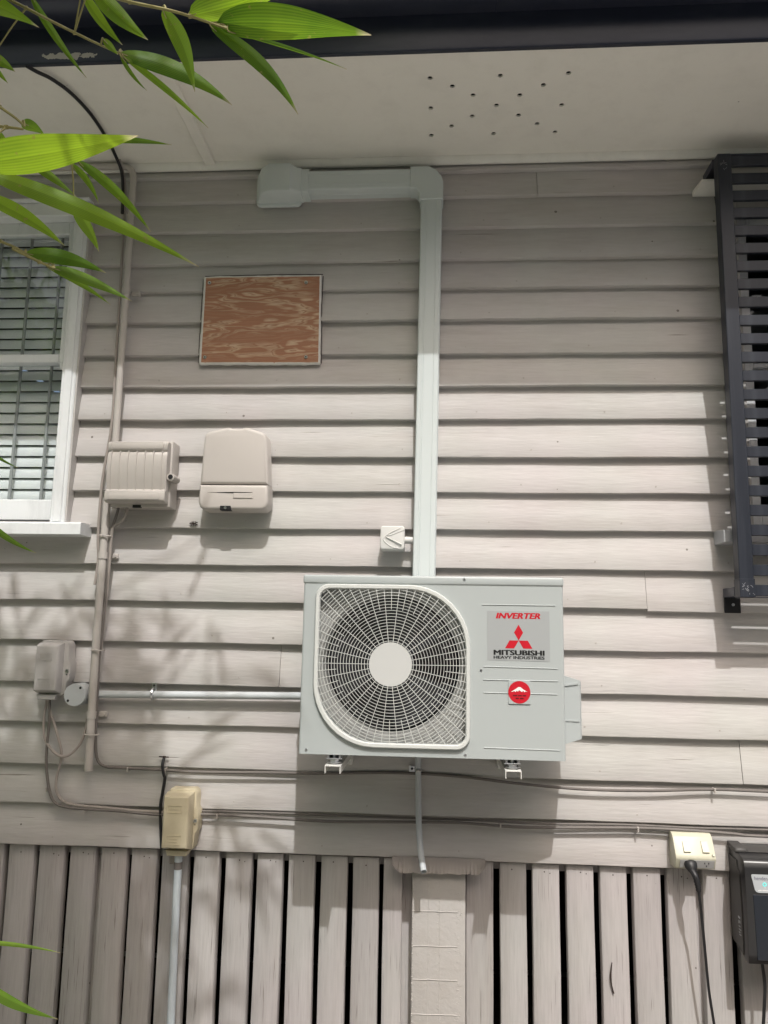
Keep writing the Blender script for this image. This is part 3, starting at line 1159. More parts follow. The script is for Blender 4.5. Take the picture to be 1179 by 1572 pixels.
# fan grille: rim, rings and spokes of one welded guard, hub disc in the middle
gf = MB()
oa, ia = grille_outline(0.0), grille_outline(.0145)
ma, mb_ = grille_outline(.003), grille_outline(.0115)
secs = []
for p_, q_, r_, s_ in zip(oa, ma, mb_, ia):
    secs.append([(p_[0], UF + .001, p_[1]), (p_[0], UF - .007, p_[1]), (q_[0], UF - .0115, q_[1]), (r_[0], UF - .0115, r_[1]), (s_[0], UF - .008, s_[1]), (s_[0], UF + .004, s_[1])])
secs.append(secs[0])
gf.loft(secs, cap=False)
gr = gf.build('fan_grille', 'grille', unit, ang=45)


def inside(x, z, poly):
    c = False
    for i in range(len(poly)):
        x1, z1 = poly[i]
        x2, z2 = poly[i - 1]
        if (z1 > z) != (z2 > z) and x < (x2 - x1) * (z - z1) / (z2 - z1) + x1:
            c = not c
    return c


lim = grille_outline(.0125)


def gy(r):
    """The guard bulges a little towards its hub."""
    return UF - .006 - .010 * max(0.0, 1 - (r / .24) ** 2)


wires = MB()
r_ = .0685
while r_ < .335:
    run, runs = [], []
    nseg = 96
    for k in range(nseg + 1):
        a = 2 * math.pi * k / nseg
        p = (FCX + r_ * math.cos(a), FCZ + r_ * math.sin(a))
        if inside(p[0], p[1], lim):
            run.append((p[0], gy(r_), p[1]))
        else:
            if len(run) > 1: runs.append(run)
            run = []
    if len(run) > 1: runs.append(run)
    for rn_ in runs:
        wires.tube(rn_, .00105, 4, 1, cap=False)
    r_ += .00905
for k in range(60):
    a = R(6 * k)
    r0 = .060 if k % 2 == 0 else .162
    e = r0
    while inside(FCX + e * math.cos(a), FCZ + e * math.sin(a), lim) and e < .36:
        e += .002
    if e - r0 < .01: continue
    pts = []
    for i in range(7):
        rr_ = r0 + (e - r0) * i / 6
        pts.append((FCX + rr_ * math.cos(a), gy(rr_) - .0012, FCZ + rr_ * math.sin(a)))
    wires.tube(pts, .00125, 4, 1, cap=False)
wires.build('guard_wires', 'grille', gr, ang=60)
hb = MB()
hb.cyl((FCX, UF - .0165, FCZ), (FCX, UF - .010, FCZ), .0635, .0650, n=48)
hb.build('hub_disc', 'hub', gr, ang=30)

for xa, za, xb, zb_ in ((.131, 1.637, .347, 1.637), (.134, 1.455, .351, 1.453), (.134, 1.417, .351, 1.417), (.135, 1.380, .350, 1.379), (.136, 1.223, .354, 1.221)):
    bd = MB()
    bd.loft([[(x_, UF + .001, z_ + .0016), (x_, UF - .0014, z_ + .0008), (x_, UF - .0020, z_ - .0002), (x_, UF - .0012, z_ - .0016), (x_, UF + .001, z_ - .0022)]
             for x_, z_ in ((xa, za), (xa + .004, za), (xb - .004, zb_), (xb, zb_))])
    bd.build('bead', 'unit', unit, ang=50)
for sx, sz in ((.078, 1.7115), (.128, 1.444), (.082, 1.201), (-.386, 1.203)):
    y_ = UF - (.003 if sz > 1.70 else 0)
    sc_ = MB()
    sc_.cyl((sx, y_ + .001, sz), (sx, y_ - .0018, sz), .0042, .0036, 12)
    so = sc_.build('screw', 'steel', unit, ang=40)
    sl_ = MB()
    sl_.box(sx - .0026, sx + .0026, y_ - .0021, y_ - .0017, sz - .0006, sz + .0006)
    sl_.build('screw_slot', 'black', so)
vc = MB()
vc.loft([[(.3705, UF + .075, 1.226), (.3705, UF + .075, 1.432), (.3705, UB - .02, 1.432), (.3705, UB - .02, 1.226)],
         [(.4285, UF + .083, 1.243), (.4285, UF + .083, 1.416), (.4285, UB - .026, 1.416), (.4285, UB - .026, 1.243)],
         [(.4335, UF + .090, 1.246), (.4335, UF + .090, 1.413), (.4335, UB - .030, 1.413), (.4335, UB - .030, 1.246)]])
vo = vc.build('valve_cover', 'unit', unit, ang=30)
vc = MB()
vc.loft([[(.376, UF + .0725, 1.398), (.376, UF + .0725, 1.404), (.376, UF + .08, 1.404), (.376, UF + .08, 1.398)],
         [(.424, UF + .079, 1.404), (.424, UF + .079, 1.409), (.424, UF + .086, 1.409), (.424, UF + .086, 1.404)]])
vc.loft([[(.376, UF + .0735, 1.296), (.376, UF + .0735, 1.3005), (.376, UF + .08, 1.3005), (.376, UF + .08, 1.296)],
         [(.426, UF + .080, 1.2945), (.426, UF + .080, 1.298), (.426, UF + .087, 1.298), (.426, UF + .087, 1.2945)]])
vc.build('cover_rib', 'unit', vo)
# printed badge and round sticker
bg_ = MB()
bg_.prism([(.146, 1.4745), (.146, 1.6185), (.3295, 1.6195), (.330, 1.4725)], UF - .0008, UF + .0005)
badge = bg_.build('badge', 'badge', unit)
YI = UF - .0011
lettering('lettering', 'INVERTER', .1712, 1.5965, YI, .0170, .1320, 'lettering_red', badge, bold=.10, shear=.22)
lettering('lettering', 'MITSUBISHI', .1645, 1.4895, YI, .0150, .1495, 'lettering_black', badge, bold=.10)
lettering('lettering', 'HEAVY INDUSTRIES', .1645, 1.4785, YI, .0088, .1495, 'lettering_black', badge, bold=.08)
dm = MB()
cx_, cz_ = .2385, 1.5325
dia = lambda a, L_=.0465, W_=.0268: [(cx_, cz_), (cx_ + L_ / 2 * math.cos(a) - W_ / 2 * math.sin(a), cz_ + L_ / 2 * math.sin(a) + W_ / 2 * math.cos(a)),
                                    (cx_ + L_ * math.cos(a), cz_ + L_ * math.sin(a)), (cx_ + L_ / 2 * math.cos(a) + W_ / 2 * math.sin(a), cz_ + L_ / 2 * math.sin(a) - W_ / 2 * math.cos(a))]
for a in (90, 210, 330):
    vv = [dm.bm.verts.new((x_, YI, z_)) for x_, z_ in dia(R(a))]
    dm.bm.faces.new(vv)
bmesh.ops.recalc_face_normals(dm.bm, faces=dm.bm.faces[:])
dm.build('emblem', 'lettering_red', badge)
sk = MB()
sk.prism(round_rect(.2075, .2715, 1.3495, 1.4165, .003, 2), UF - .0032, UF - .0001)
sticker = sk.build('sticker', 'unit', unit)
YS = UF - .0036
sk = MB()
v_ = [sk.bm.verts.new((.2390 + .0322 * math.cos(2 * math.pi * k / 48), YS, 1.3830 + .0322 * math.sin(2 * math.pi * k / 48))) for k in range(48)]
sk.bm.faces.new(v_[::-1])
sk.build('red_disc', 'lettering_red', sticker)
sk = MB()
mt_ = [(-.0245, .0008), (-.012, .0085), (-.003, .0150), (.003, .0150), (.012, .0080), (.0245, .0008), (.018, .0030), (.015, .0005), (.011, .0042), (.007, .0008), (.003, .0040), (-.001, .0060), (-.004, .0018), (-.008, .0042), (-.011, .0004), (-.015, .0035), (-.019, .0015)]
v_ = [sk.bm.verts.new((.2390 + a, YS - .0004, 1.3830 + b)) for a, b in mt_]
sk.bm.faces.new(v_[::-1])
sk.build('white_peak', 'sticker_white', sticker)
sk = MB()
for xa, xb, zz in ((-.019, -.006, -.0095), (-.004, .007, -.0095), (.009, .019, -.0095), (-.011, -.002, -.0175), (.001, .012, -.0175)):
    sk.box(.2390 + xa, .2390 + xb, YS - .0006, YS - .0003, 1.383 + zz - .0016, 1.383 + zz + .0016)
sk.build('small_print', 'dark_red', sticker)

# wall brackets carrying the unit
for bx, lab in ((-.3035, 'pale steel wall bracket under the fan end of the outdoor unit'), (.2185, 'pale steel wall bracket under the badge end of the outdoor unit')):
    br = thing('wall_bracket', lab, 'bracket', (bx, -.02, 1.15), 'brackets holding the outdoor unit')
    a = MB()
    a.box(bx - .023, bx + .023, -.392, -.040, 1.1612, 1.1635)
    a.box(bx - .023, bx - .0207, -.392, -.040, 1.1415, 1.1611)
    a.box(bx + .0207, bx + .023, -.392, -.040, 1.1415, 1.1611)
    a.build('arm', 'bracket', br)
    a = MB()
    a.box(bx - .020, bx + .020, -.039, -.004, 1.11, 1.62, .003, 1)
    a.build('upright', 'bracket', br)
    for yy in (-.352, -.115):
        a = MB()
        a.cyl((bx, yy, 1.1637), (bx, yy, 1.1672), .0150, .0150, 18)
        a.cyl((bx, yy, 1.1674), (bx, yy, 1.1696), .0235, .0235, 20)
        a.build('washer', 'steel', br)
        a = MB()
        a.cyl((bx, yy, 1.1697), (bx, yy, 1.1765), .0135, .0135, 6)
        a.cyl((bx, yy, 1.1765), (bx, yy, 1.1905), .0055, .0055, 10)
        a.build('bolt', 'steel', br)
    a = MB()
    a.box(bx - .024, bx + .024, -.364, -.100, 1.1775, 1.1800, .0008, 1)
    a.box(bx - .020, bx - .014, -.364, -.100, 1.1802, 1.1906)
    a.box(bx + .014, bx + .020, -.364, -.100, 1.1802, 1.1906)
    a.build('unit_foot', 'steel', br)

# ------------------------------------------------------------------ pipe duct from the unit up to the wall cap
duct = thing('pipe_duct', 'off-white plastic pipe duct running from the unit up to a wall cap', 'duct', (-.05, 0, 1.72))


def duct_section(w, d, r=.007):
    """Cross-section (offset across, depth): rounded front with fine moulded lines."""
    h = w / 2
    pts = [(-h, 0.002), (-h, -d * .45), (-h + .0015, -d * .45 - .001), (-h + .0015, -d + r)]
    pts += [(-h + .0015 + r * (1 - math.cos(R(t))), -d + r * (1 - math.sin(R(t)))) for t in (30, 60, 90)]
    for g_ in (-.022, -.016, .020):
        pts += [(g_ - .0012, -d), (g_, -d - .0012), (g_ + .0012, -d)]
    pts += [(h - .0015 - r * (1 - math.cos(R(t))), -d + r * (1 - math.sin(R(t)))) for t in (90, 60, 30)]
    pts += [(h - .0015, -d + r), (h - .0015, -d * .45 - .001), (h, -d * .45), (h, 0.002)]
    return pts


sec = duct_section(.080, .065)
d1 = MB()
d1.loft([[(-.0345 + u, y_, 3.150) for u, y_ in sec], [(-.0515 + u, y_, 1.6) for u, y_ in sec]])
d1.build('vertical_run', 'duct', duct, ang=28)
d1 = MB()
d1.loft([[(x_, y_, 3.2165 + u) for u, y_ in sec] for x_ in (-.52, -.10)])
d1.build('horizontal_run', 'duct', duct, ang=28)
d1 = MB()
d1.prism([(-.1135, 3.1735), (-.1135, 3.2605), (-.046, 3.2605), (-.020, 3.247), (.0005, 3.222), (.0085, 3.196), (.0085, 3.128), (-.0785, 3.128), (-.0785, 3.150), (-.088, 3.166), (-.098, 3.1735)], -.0705, .001, .005, 3)
d1.build('elbow', 'duct', duct, ang=40)
d1 = MB()
capr = []
for x_, zl, zh, fy in ((-.494, 3.1675, 3.2655, -.0705), (-.520, 3.1675, 3.2655, -.0705), (-.5225, 3.164, 3.269, -.074), (-.540, 3.163, 3.271, -.076), (-.560, 3.158, 3.277, -.094), (-.640, 3.158, 3.277, -.094), (-.672, 3.157, 3.270, -.078), (-.690, 3.157, 3.258, -.045), (-.696, 3.157, 3.247, -.012)):
    r0 = min(.016, abs(fy) * .4)
    pr = [(x_, 0.001, zl), (x_, fy + r0, zl), (x_, fy + r0 * .3, zl + r0 * .3), (x_, fy, zl + r0), (x_, fy, zh - r0), (x_, fy + r0 * .3, zh - r0 * .3), (x_, fy + r0, zh), (x_, 0.001, zh)]
    capr.append(pr)
d1.loft(capr)
d1.prism(round_rect(-.703, -.530, 3.148, 3.286, .018, 4), -.011, .004, .004, 2)
d1.build('wall_cap', 'duct', duct, ang=40)

# ------------------------------------------------------------------ drain pipe
dr = thing('drain_pipe', 'grey condensate drain pipe bending outward below the outdoor unit', 'pipe', (-.05, -.03, .80))
d2 = MB()
path = [(-.064, -.030, 1.40), (-.064, -.030, 1.20), (-.062, -.031, 1.062), (-.060, -.033, .960), (-.057, -.045, .905), (-.050, -.082, .848), (-.040, -.128, .806)]
d2.tube(path, .0098, 16, 6, cap=False)
d2.tube(path, .0076, 16, 6, cap=False)
# annular rim at the open end
pe, pd = Vector(path[-1]), (Vector(path[-1]) - Vector(path[-2])).normalized()
u_ = pd.orthogonal().normalized()
w_ = pd.cross(u_)
d2.loft([[tuple(pe + (u_ * math.cos(2 * math.pi * k / 16) + w_ * math.sin(2 * math.pi * k / 16)) * rr_) for k in range(16)] for rr_ in (.0098, .0076)], cap=False)
d2.build('pipe', 'pvc_grey', dr, ang=60)
d2 = MB()
d2.box(-.094, -.072, -.010, -.0075, 1.088, 1.108, .0006, 1)
d2.tube([(-.072, -.011, 1.098), (-.069, -.036, 1.098), (-.062, -.0425, 1.098), (-.053, -.036, 1.098), (-.051, -.018, 1.098)], .0042, 6, 4)
d2.build('saddle', 'steel', dr)
d2 = MB()
d2.cyl((-.084, -.0105, 1.098), (-.084, -.0135, 1.098), .0042, .0035, 10)
d2.build('screw', 'black', dr)

# ------------------------------------------------------------------ isolator switch
iso = thing('isolator_switch', 'small white isolator switch beside the pipe duct', 'switch', (-.159, 0, 1.82))
i1 = MB()
i1.box(-.199, -.1185, -.062, .006, 1.8300, 1.9115, .006, 3)
i1.build('body', 'pvc_white', iso)
i1 = MB()
i1.prism(round_rect(-.2005, -.117, 1.8315, 1.913, .010, 4), -.072, -.0615, .004, 3)
face = i1.build('cover', 'pvc_white', iso)
i1 = MB()
i1.tube([(-.132, -.0722, 1.906), (-.172, -.0722, 1.886), (-.187, -.0722, 1.872), (-.188, -.0722, 1.862), (-.170, -.0722, 1.846), (-.152, -.0722, 1.838), (-.138, -.0722, 1.836)], .0022, 6, 4)
i1.tube([(-.119, -.0722, 1.899), (-.161, -.0722, 1.8825)], .0018, 6, 1)
i1.build('raised_edge', 'pvc_white', face)
i1 = MB()
i1.loft([[(-.181, -.071, 1.876), (-.181, -.0765, 1.8745), (-.178, -.071, 1.871)], [(-.126, -.071, 1.852), (-.126, -.0790, 1.848), (-.128, -.071, 1.8405)]])
i1.loft([[(-.181, -.071, 1.8795), (-.181, -.0740, 1.8785), (-.181, -.071, 1.8775)], [(-.160, -.071, 1.8845), (-.160, -.0745, 1.8815), (-.160, -.071, 1.8785)]])
i1.build('lever', 'pvc_white', face)
i1 = MB()
for i in range(7):
    xx = -.119 + .0045 * i
    i1.cyl((xx, -.032, 1.868), (xx + .0026, -.032, 1.868), .0125, n=14)
    i1.cyl((xx + .0026, -.032, 1.868), (xx + .0045, -.032, 1.868), .0112, n=14)
i1.build('flexible_conduit', 'pvc_white', iso, ang=60)

# ------------------------------------------------------------------ plywood patch
ply = thing('plywood_panel', 'square reddish plywood panel screwed over an opening in the boards', 'plywood panel', (-.66, 0, 2.52))
p1 = MB()
p1.prism([(-.886, 2.527), (-.884, 2.864), (-.449, 2.8635), (-.444, 2.524)], -.0065, .008)
p1.build('sheet', 'plywood', ply)
k = random.Random(21)


def ragged(ax, az, bx, bz, nx, nz, w0, w1, n=24):
    """A smeared bead of filler along an edge with an uneven width."""
    q = MB()
    rows = []
    L_ = Vector((bx - ax, 0, bz - az))
    nn = Vector((nx, 0, nz))
    for i in range(n + 1):
        p = Vector((ax, 0, az)) + L_ * (i / n)
        w = k.uniform(w0, w1)
        h = k.uniform(.001, .003)
        a_, b_2 = p - nn * .0025, p + nn * w
        rows.append([(a_.x, .004, a_.z), (a_.x, -.0055 - h, a_.z), ((a_.x + b_2.x) / 2, -.0050 - h, (a_.z + b_2.z) / 2), (b_2.x, -.002, b_2.z), (b_2.x, .004, b_2.z)])
    q.loft(rows)
    return q.build('filler_bead', 'filler', ply, ang=60)


ragged(-.449, 2.8645, -.886, 2.8655, 0, 1, .002, .006)
ragged(-.8860, 2.866, -.8875, 2.524, -1, 0, .005, .0085)
ragged(-.8885, 2.5265, -.440, 2.5235, 0, -1, .003, .0065)
ragged(-.4480, 2.867, -.4430, 2.522, 1, 0, .002, .0055)
for sx, sz in ((-.869, 2.842), (-.501, 2.838), (-.492, 2.547), (-.871, 2.549)):
    p1 = MB()
    p1.cyl((sx, -.005, sz), (sx, -.0095, sz), .0072, .0060, 14)
    so = p1.build('screw', 'steel', ply, ang=40)
    p1 = MB()
    p1.cyl((sx, -.0094, sz), (sx, -.0099, sz), .0030, .0030, 6)
    p1.build('screw_recess', 'black', so)
dkg = MB()
dkg.tube([(-.4385, .002, 2.8665), (-.4400, .001, 2.75), (-.4380, .002, 2.66), (-.4345, .001, 2.525)], .0014, 6, 4)
dkg.tube([(-.4395, .002, 2.8735), (-.60, .001, 2.8745), (-.75, .001, 2.8735), (-.890, .002, 2.8725)], .0013, 6, 4)
dkg.tube([(-.8965, .002, 2.860), (-.8975, .001, 2.72), (-.8985, .001, 2.62), (-.8985, .002, 2.53)], .0012, 6, 4)
dkg.build('open_joint', 'dead', ply)

# ------------------------------------------------------------------ painted conduit and its cables
con = thing('painted_conduit', 'tall taupe painted conduit running down the wall past the ribbed meter box', 'conduit', (-1.19, 0, 1.06))
c1 = MB()
c1.tube([(-1.60, -.034, 3.312), (-1.34, -.034, 3.312), (-1.235, -.034, 3.311), (-1.197, -.034, 3.300), (-1.181, -.034, 3.262), (-1.180, -.034, 3.20), (-1.178, -.034, 2.85), (-1.1785, -.034, 2.54), (-1.178, -.034, 2.18)], .0125, 14, 5)
c1.build('upper_pipe', 'fitting', con)
c1 = MB()
c1.tube([(-1.192, -.036, 2.01), (-1.193, -.036, 1.85), (-1.195, -.036, 1.47), (-1.193, -.036, 1.244), (-1.190, -.036, 1.064)], .0140, 14, 5)
c1.build('lower_pipe', 'fitting', con)
for zz, xx, yy, rad in ((2.80, -1.178, -.034, .0150), (1.803, -1.193, -.036, .0165), (1.250, -1.193, -.036, .0165)):
    c1 = MB()
    c1.cyl((xx, yy, zz - .012), (xx, yy, zz + .012), rad, n=16)
    so = c1.build('saddle', 'fitting', con, ang=40)
    c1 = MB()
    c1.box(xx + .012, xx + .045, -.012, -.002, zz - .010, zz + .010, .003, 1)
    c1.cyl((xx + .034, -.011, zz), (xx + .034, -.0165, zz), .0055, .0045, 10)
    c1.build('saddle_foot', 'fitting', so)
for zz in (1.873, 1.471, 1.185):
    c1 = MB()
    c1.tube([(-1.210, -.036, zz), (-1.206, -.050, zz + .001), (-1.193, -.0555, zz), (-1.172, -.049, zz - .001), (-1.165, -.030, zz)], .0026, 6, 3)
    c1.build('cable_tie', 'fitting', con)
cablesets = [
    ('painted_cable', 'thin painted cable following the tall conduit down from the eaves', [(-1.2315, -.060, 3.325), (-1.2255, -.030, 3.285), (-1.218, -.018, 3.22), (-1.214, -.017, 3.066), (-1.210, -.016, 2.802), (-1.207, -.016, 2.544), (-1.204, -.017, 2.30), (-1.2225, -.017, 2.10), (-1.226, -.018, 1.96), (-1.224, -.017, 1.86), (-1.218, -.016, 1.788), (-1.222, -.022, 1.70)], .0055, 'cable'),
    ('painted_cable', 'painted cable leaving the ribbed meter box and running along under the outdoor unit', [(-1.140, -.045, 2.00), (-1.150, -.044, 1.95), (-1.170, -.036, 1.89), (-1.176, -.032, 1.82), (-1.175, -.030, 1.72), (-1.178, -.030, 1.58), (-1.182, -.030, 1.466), (-1.181, -.030, 1.332), (-1.178, -.028, 1.222), (-1.175, -.024, 1.135), (-1.164, -.018, 1.092), (-1.138, -.012, 1.0755), (-1.096, -.010, 1.073), (-.943, -.008, 1.070), (-.826, -.008, 1.066), (-.533, -.006, 1.071), (-.376, -.004, 1.074), (-.2, -.004, 1.081), (-.046, -.005, 1.082), (.107, -.007, 1.075), (.279, -.008, 1.060), (.492, -.010, 1.049), (.703, -.009, 1.051), (.891, -.005, 1.060), (1.075, -.006, 1.059), (1.6, -.006, 1.05), (2.5, -.006, 1.06)], .0052, 'cable_dark'),
    ('painted_cable', 'short painted cable bulging below the ribbed meter box', [(-1.118, -.045, 2.00), (-1.112, -.048, 1.965), (-1.130, -.046, 1.925), (-1.160, -.040, 1.905), (-1.168, -.034, 1.86), (-1.170, -.030, 1.79), (-1.172, -.028, 1.72), (-1.176, -.026, 1.60), (-1.182, -.024, 1.47)], .0052, 'cable'),
]
CAB = []
for nm, lab, pts, rad, mm_ in cablesets:
    c1 = MB()
    c1.tube(pts, rad, 8, 5)
    CAB.append(tag(c1.build(nm, mm_), lab, 'cable'))
more = [
    ('looped_cable', 'painted cable looping from the grey box back up to the conduit', [(-1.355, -.040, 1.32), (-1.362, -.026, 1.288), (-1.369, -.022, 1.239), (-1.363, -.022, 1.173), (-1.332, -.026, 1.130), (-1.295, -.030, 1.109), (-1.261, -.030, 1.116), (-1.229, -.026, 1.154), (-1.215, -.022, 1.209), (-1.212, -.018, 1.265), (-1.208, -.012, 1.31)], .0048, 'cable'),
    ('painted_cable', 'painted cable dropping from the grey box in an S bend to the lower cable run', [(-1.352, -.040, 1.32), (-1.349, -.030, 1.27), (-1.323, -.022, 1.196), (-1.299, -.022, 1.131), (-1.298, -.020, 1.087), (-1.310, -.016, 1.033), (-1.306, -.016, .990), (-1.283, -.014, .958), (-1.236, -.012, .945), (-1.16, -.010, .941), (-1.08, -.008, .936), (-1.0, -.008, .932), (-.93, -.006, .931)], .0048, 'cable'),
    ('painted_cable', 'outermost painted cable dropping from the grey box and running on past the beige box', [(-1.349, -.036, 1.32), (-1.346, -.028, 1.228), (-1.350, -.022, 1.129), (-1.347, -.018, 1.064), (-1.331, -.016, .989), (-1.307, -.016, .951), (-1.258, -.014, .937), (-1.178, -.012, .933), (-1.08, -.010, .930), (-.945, -.010, .923), (-.796, -.010, .929), (-.594, -.010, .927), (-.372, -.010, .920), (-.153, -.009, .925), (.064, -.009, .930), (.257, -.009, .923), (.490, -.008, .928), (.668, -.006, .932), (.824, -.010, .931), (.95, -.012, .926), (1.068, -.012, .921), (1.6, -.010, .925), (2.5, -.010, .925)], .0050, 'cable_dark'),
    ('thin_cable', 'thin dark cable tucked under a board edge behind the drain pipe', [(-.80, .000, .9375), (-.5, .002, .9385), (-.2, .002, .9365), (.1, .002, .9375), (.35, -.003, .9345), (.6, .002, .939), (.85, .002, .9365), (1.1, .002, .938), (2.4, .002, .938)], .0038, 'cable_dark'),
    ('black_cable', 'short black cable hanging from a nail down behind the beige box', [(-.9385, -.006, 1.109), (-.9395, -.016, 1.085), (-.9325, -.016, 1.055), (-.931, -.008, 1.040), (-.936, -.008, .995), (-.940, -.010, .946), (-.934, -.012, .880), (-.926, -.014, .815)], .0052, 'black'),
    ('black_cable', 'black cable curving across the soffit from the navy fascia', [(-1.325, -.575, 3.318), (-1.30, -.548, 3.315), (-1.273, -.508, 3.320), (-1.242, -.435, 3.322), (-1.225, -.321, 3.325), (-1.226, -.182, 3.325), (-1.232, -.090, 3.318), (-1.226, -.045, 3.285), (-1.2215, -.030, 3.22), (-1.219, -.026, 3.12)], .0062, 'black'),
]
for nm, lab, pts, rad, mm_ in more:
    c1 = MB()
    c1.tube(pts, rad, 8, 5)
    o = tag(c1.build(nm, mm_), lab, 'cable')
    CAB.append(o)


def clip_on(parent, x_, z_, y_=-.012, m_='fitting'):
    c = MB()
    c.box(x_ - .0025, x_ + .0025, y_ - .004, .012, z_ - .0065, z_ + .0055, .001, 1)
    c.cyl((x_, y_ + .004, z_ - .008), (x_, y_ - .004, z_ - .008), .0026, n=8)
    return c.build('cable_clip', m_, parent)


for x_, z_ in ((-1.062, 1.071), (.905, 1.059), (-.93, 1.071)):
    clip_on(CAB[1], x_, z_)
for x_, z_ in ((-1.345, .995), (-1.205, .931), (-.742, .926), (.655, .931), (.21, .927)):
    clip_on(CAB[5], x_, z_)
clip_on(CAB[4], -1.299, 1.100, -.018)
for z_ in (2.62, 2.45, 3.14):
    clip_on(CAB[0], -1.208 - (.006 if z_ > 3 else 0), z_, -.012)
tn = MB()
tn.cyl((-.9385, .004, 1.112), (-.9385, -.012, 1.114), .003, n=8)
tn.cyl((-.955, -.010, 1.1135), (-.921, -.010, 1.1125), .0022, n=6)
tn.build('nail', 'dead', CAB[7])

# ------------------------------------------------------------------ ribbed meter box
mbx = thing('meter_box', 'taupe painted meter box with vertical ribs on its lid', 'meter box', (-1.06, 0, 1.975))
m1 = MB()
m1.box(-1.168, -.950, -.066, .006, 1.974, 2.214, .005, 2)
m1.build('base', 'fitting', mbx)
m1 = MB()
prof = [(-.066, 2.206), (-.094, 2.206), (-.101, 2.201), (-.103, 2.192), (-.101, 2.172), (-.094, 2.168)]
for i in range(9):
    t = i / 8
    prof.append((-.094 - .012 * math.sin(math.pi * (.25 + .75 * t)) * (1 if t > 0 else .8), 2.164 - .134 * t))
prof += [(-.104, 2.027), (-.107, 2.024), (-.108, 1.996), (-.104, 1.988), (-.094, 1.985), (-.066, 1.985)]
m1.extrude_x(prof, -1.174, -.957, .003, 1)
lidm = m1.build('lid', 'fitting', mbx, ang=40)
for i in range(7):
    xx = -1.158 + i * .0305
    m1 = MB()
    rows = []
    for j in range(9):
        t = j / 8
        yy = -.094 - .012 * math.sin(math.pi * (.25 + .75 * t))
        zz = 2.170 - .142 * t
        rows.append([(xx - .0022, yy + .002, zz), (xx - .0012, yy - .0026, zz), (xx + .0012, yy - .0026, zz), (xx + .0022, yy + .002, zz)])
    m1.loft(rows)
    m1.build('rib', 'fitting', lidm, ang=50)
m1 = MB()
m1.box(-1.160, -.972, -.1048, -.100, 2.176, 2.199, .004, 2)
m1.box(-1.160, -.972, -.1100, -.104, 1.993, 2.020, .004, 2)
m1.build('lid_band', 'fitting', lidm)
m1 = MB()
m1.cyl((-.944, -.093, 2.078), (-.944, -.030, 2.078), .0135, n=18)
m1.cyl((-.944, -.0945, 2.078), (-.944, -.093, 2.078), .0098, n=18)
m1.build('latch_lug', 'fitting', mbx)
m1 = MB()
m1.cyl((-.944, -.0952, 2.078), (-.944, -.0944, 2.078), .0085, n=16)
m1.build('latch_hole', 'black', mbx)
m1 = MB()
m1.box(-1.085, -1.055, -.0665, -.055, 1.972, 1.982)
m1.build('drain_slot', 'black', mbx)

# ------------------------------------------------------------------ rounded cover box
gb = thing('service_box', 'smooth taupe plastic service box with rounded shoulders and lower flap', 'service box', (-.72, 0, 1.965))
top = [(-.8405, 2.0555), (-.834, 2.225), (-.828, 2.239), (-.815, 2.246), (-.752, 2.2605), (-.742, 2.2600), (-.738, 2.2565), (-.697, 2.2565), (-.693, 2.2600), (-.682, 2.2605), (-.632, 2.245), (-.617, 2.239), (-.609, 2.226), (-.598, 2.0555)]
g1 = MB()
g1.prism(top, -.085, -.010, .012, 4)
g1.build('upper_cover', 'gasbox', gb, ang=40)
g1 = MB()
g1.prism([(-.8415, 2.0525), (-.5965, 2.0525), (-.594, 1.992), (-.599, 1.974), (-.613, 1.963), (-.822, 1.963), (-.837, 1.974), (-.843, 1.992)], -.0865, -.008, .012, 4)
fl = g1.build('flap', 'gasbox', gb, ang=40)
g1 = MB()
g1.prism([(-.826, 2.235), (-.620, 2.235), (-.610, 2.05), (-.606, 1.985), (-.616, 1.968), (-.826, 1.968), (-.834, 1.985), (-.834, 2.05)], -.012, .006)
g1.build('back_plate', 'fitting', gb)
g1 = MB()
g1.prism([(-.812, 2.0245), (-.720, 2.0265), (-.650, 2.0255), (-.650, 2.024), (-.720, 2.0215)], -.0870, -.080)
g1.build('finger_slot', 'dark', fl)
g1 = MB()
g1.box(-.718, -.648, -.0892, -.085, 2.004, 2.0225, .0012, 1)
g1.build('label_ridge', 'gasbox', fl)
g1 = MB()
g1.box(-.764, -.724, -.0875, -.060, 1.9615, 1.9785, .002, 1)
g1.build('lock_recess', 'black', fl)
g1 = MB()
g1.cyl((-.744, -.0880, 1.970), (-.744, -.0900, 1.970), .0048, n=12)
g1.build('lock', 'steel', fl, ang=40)


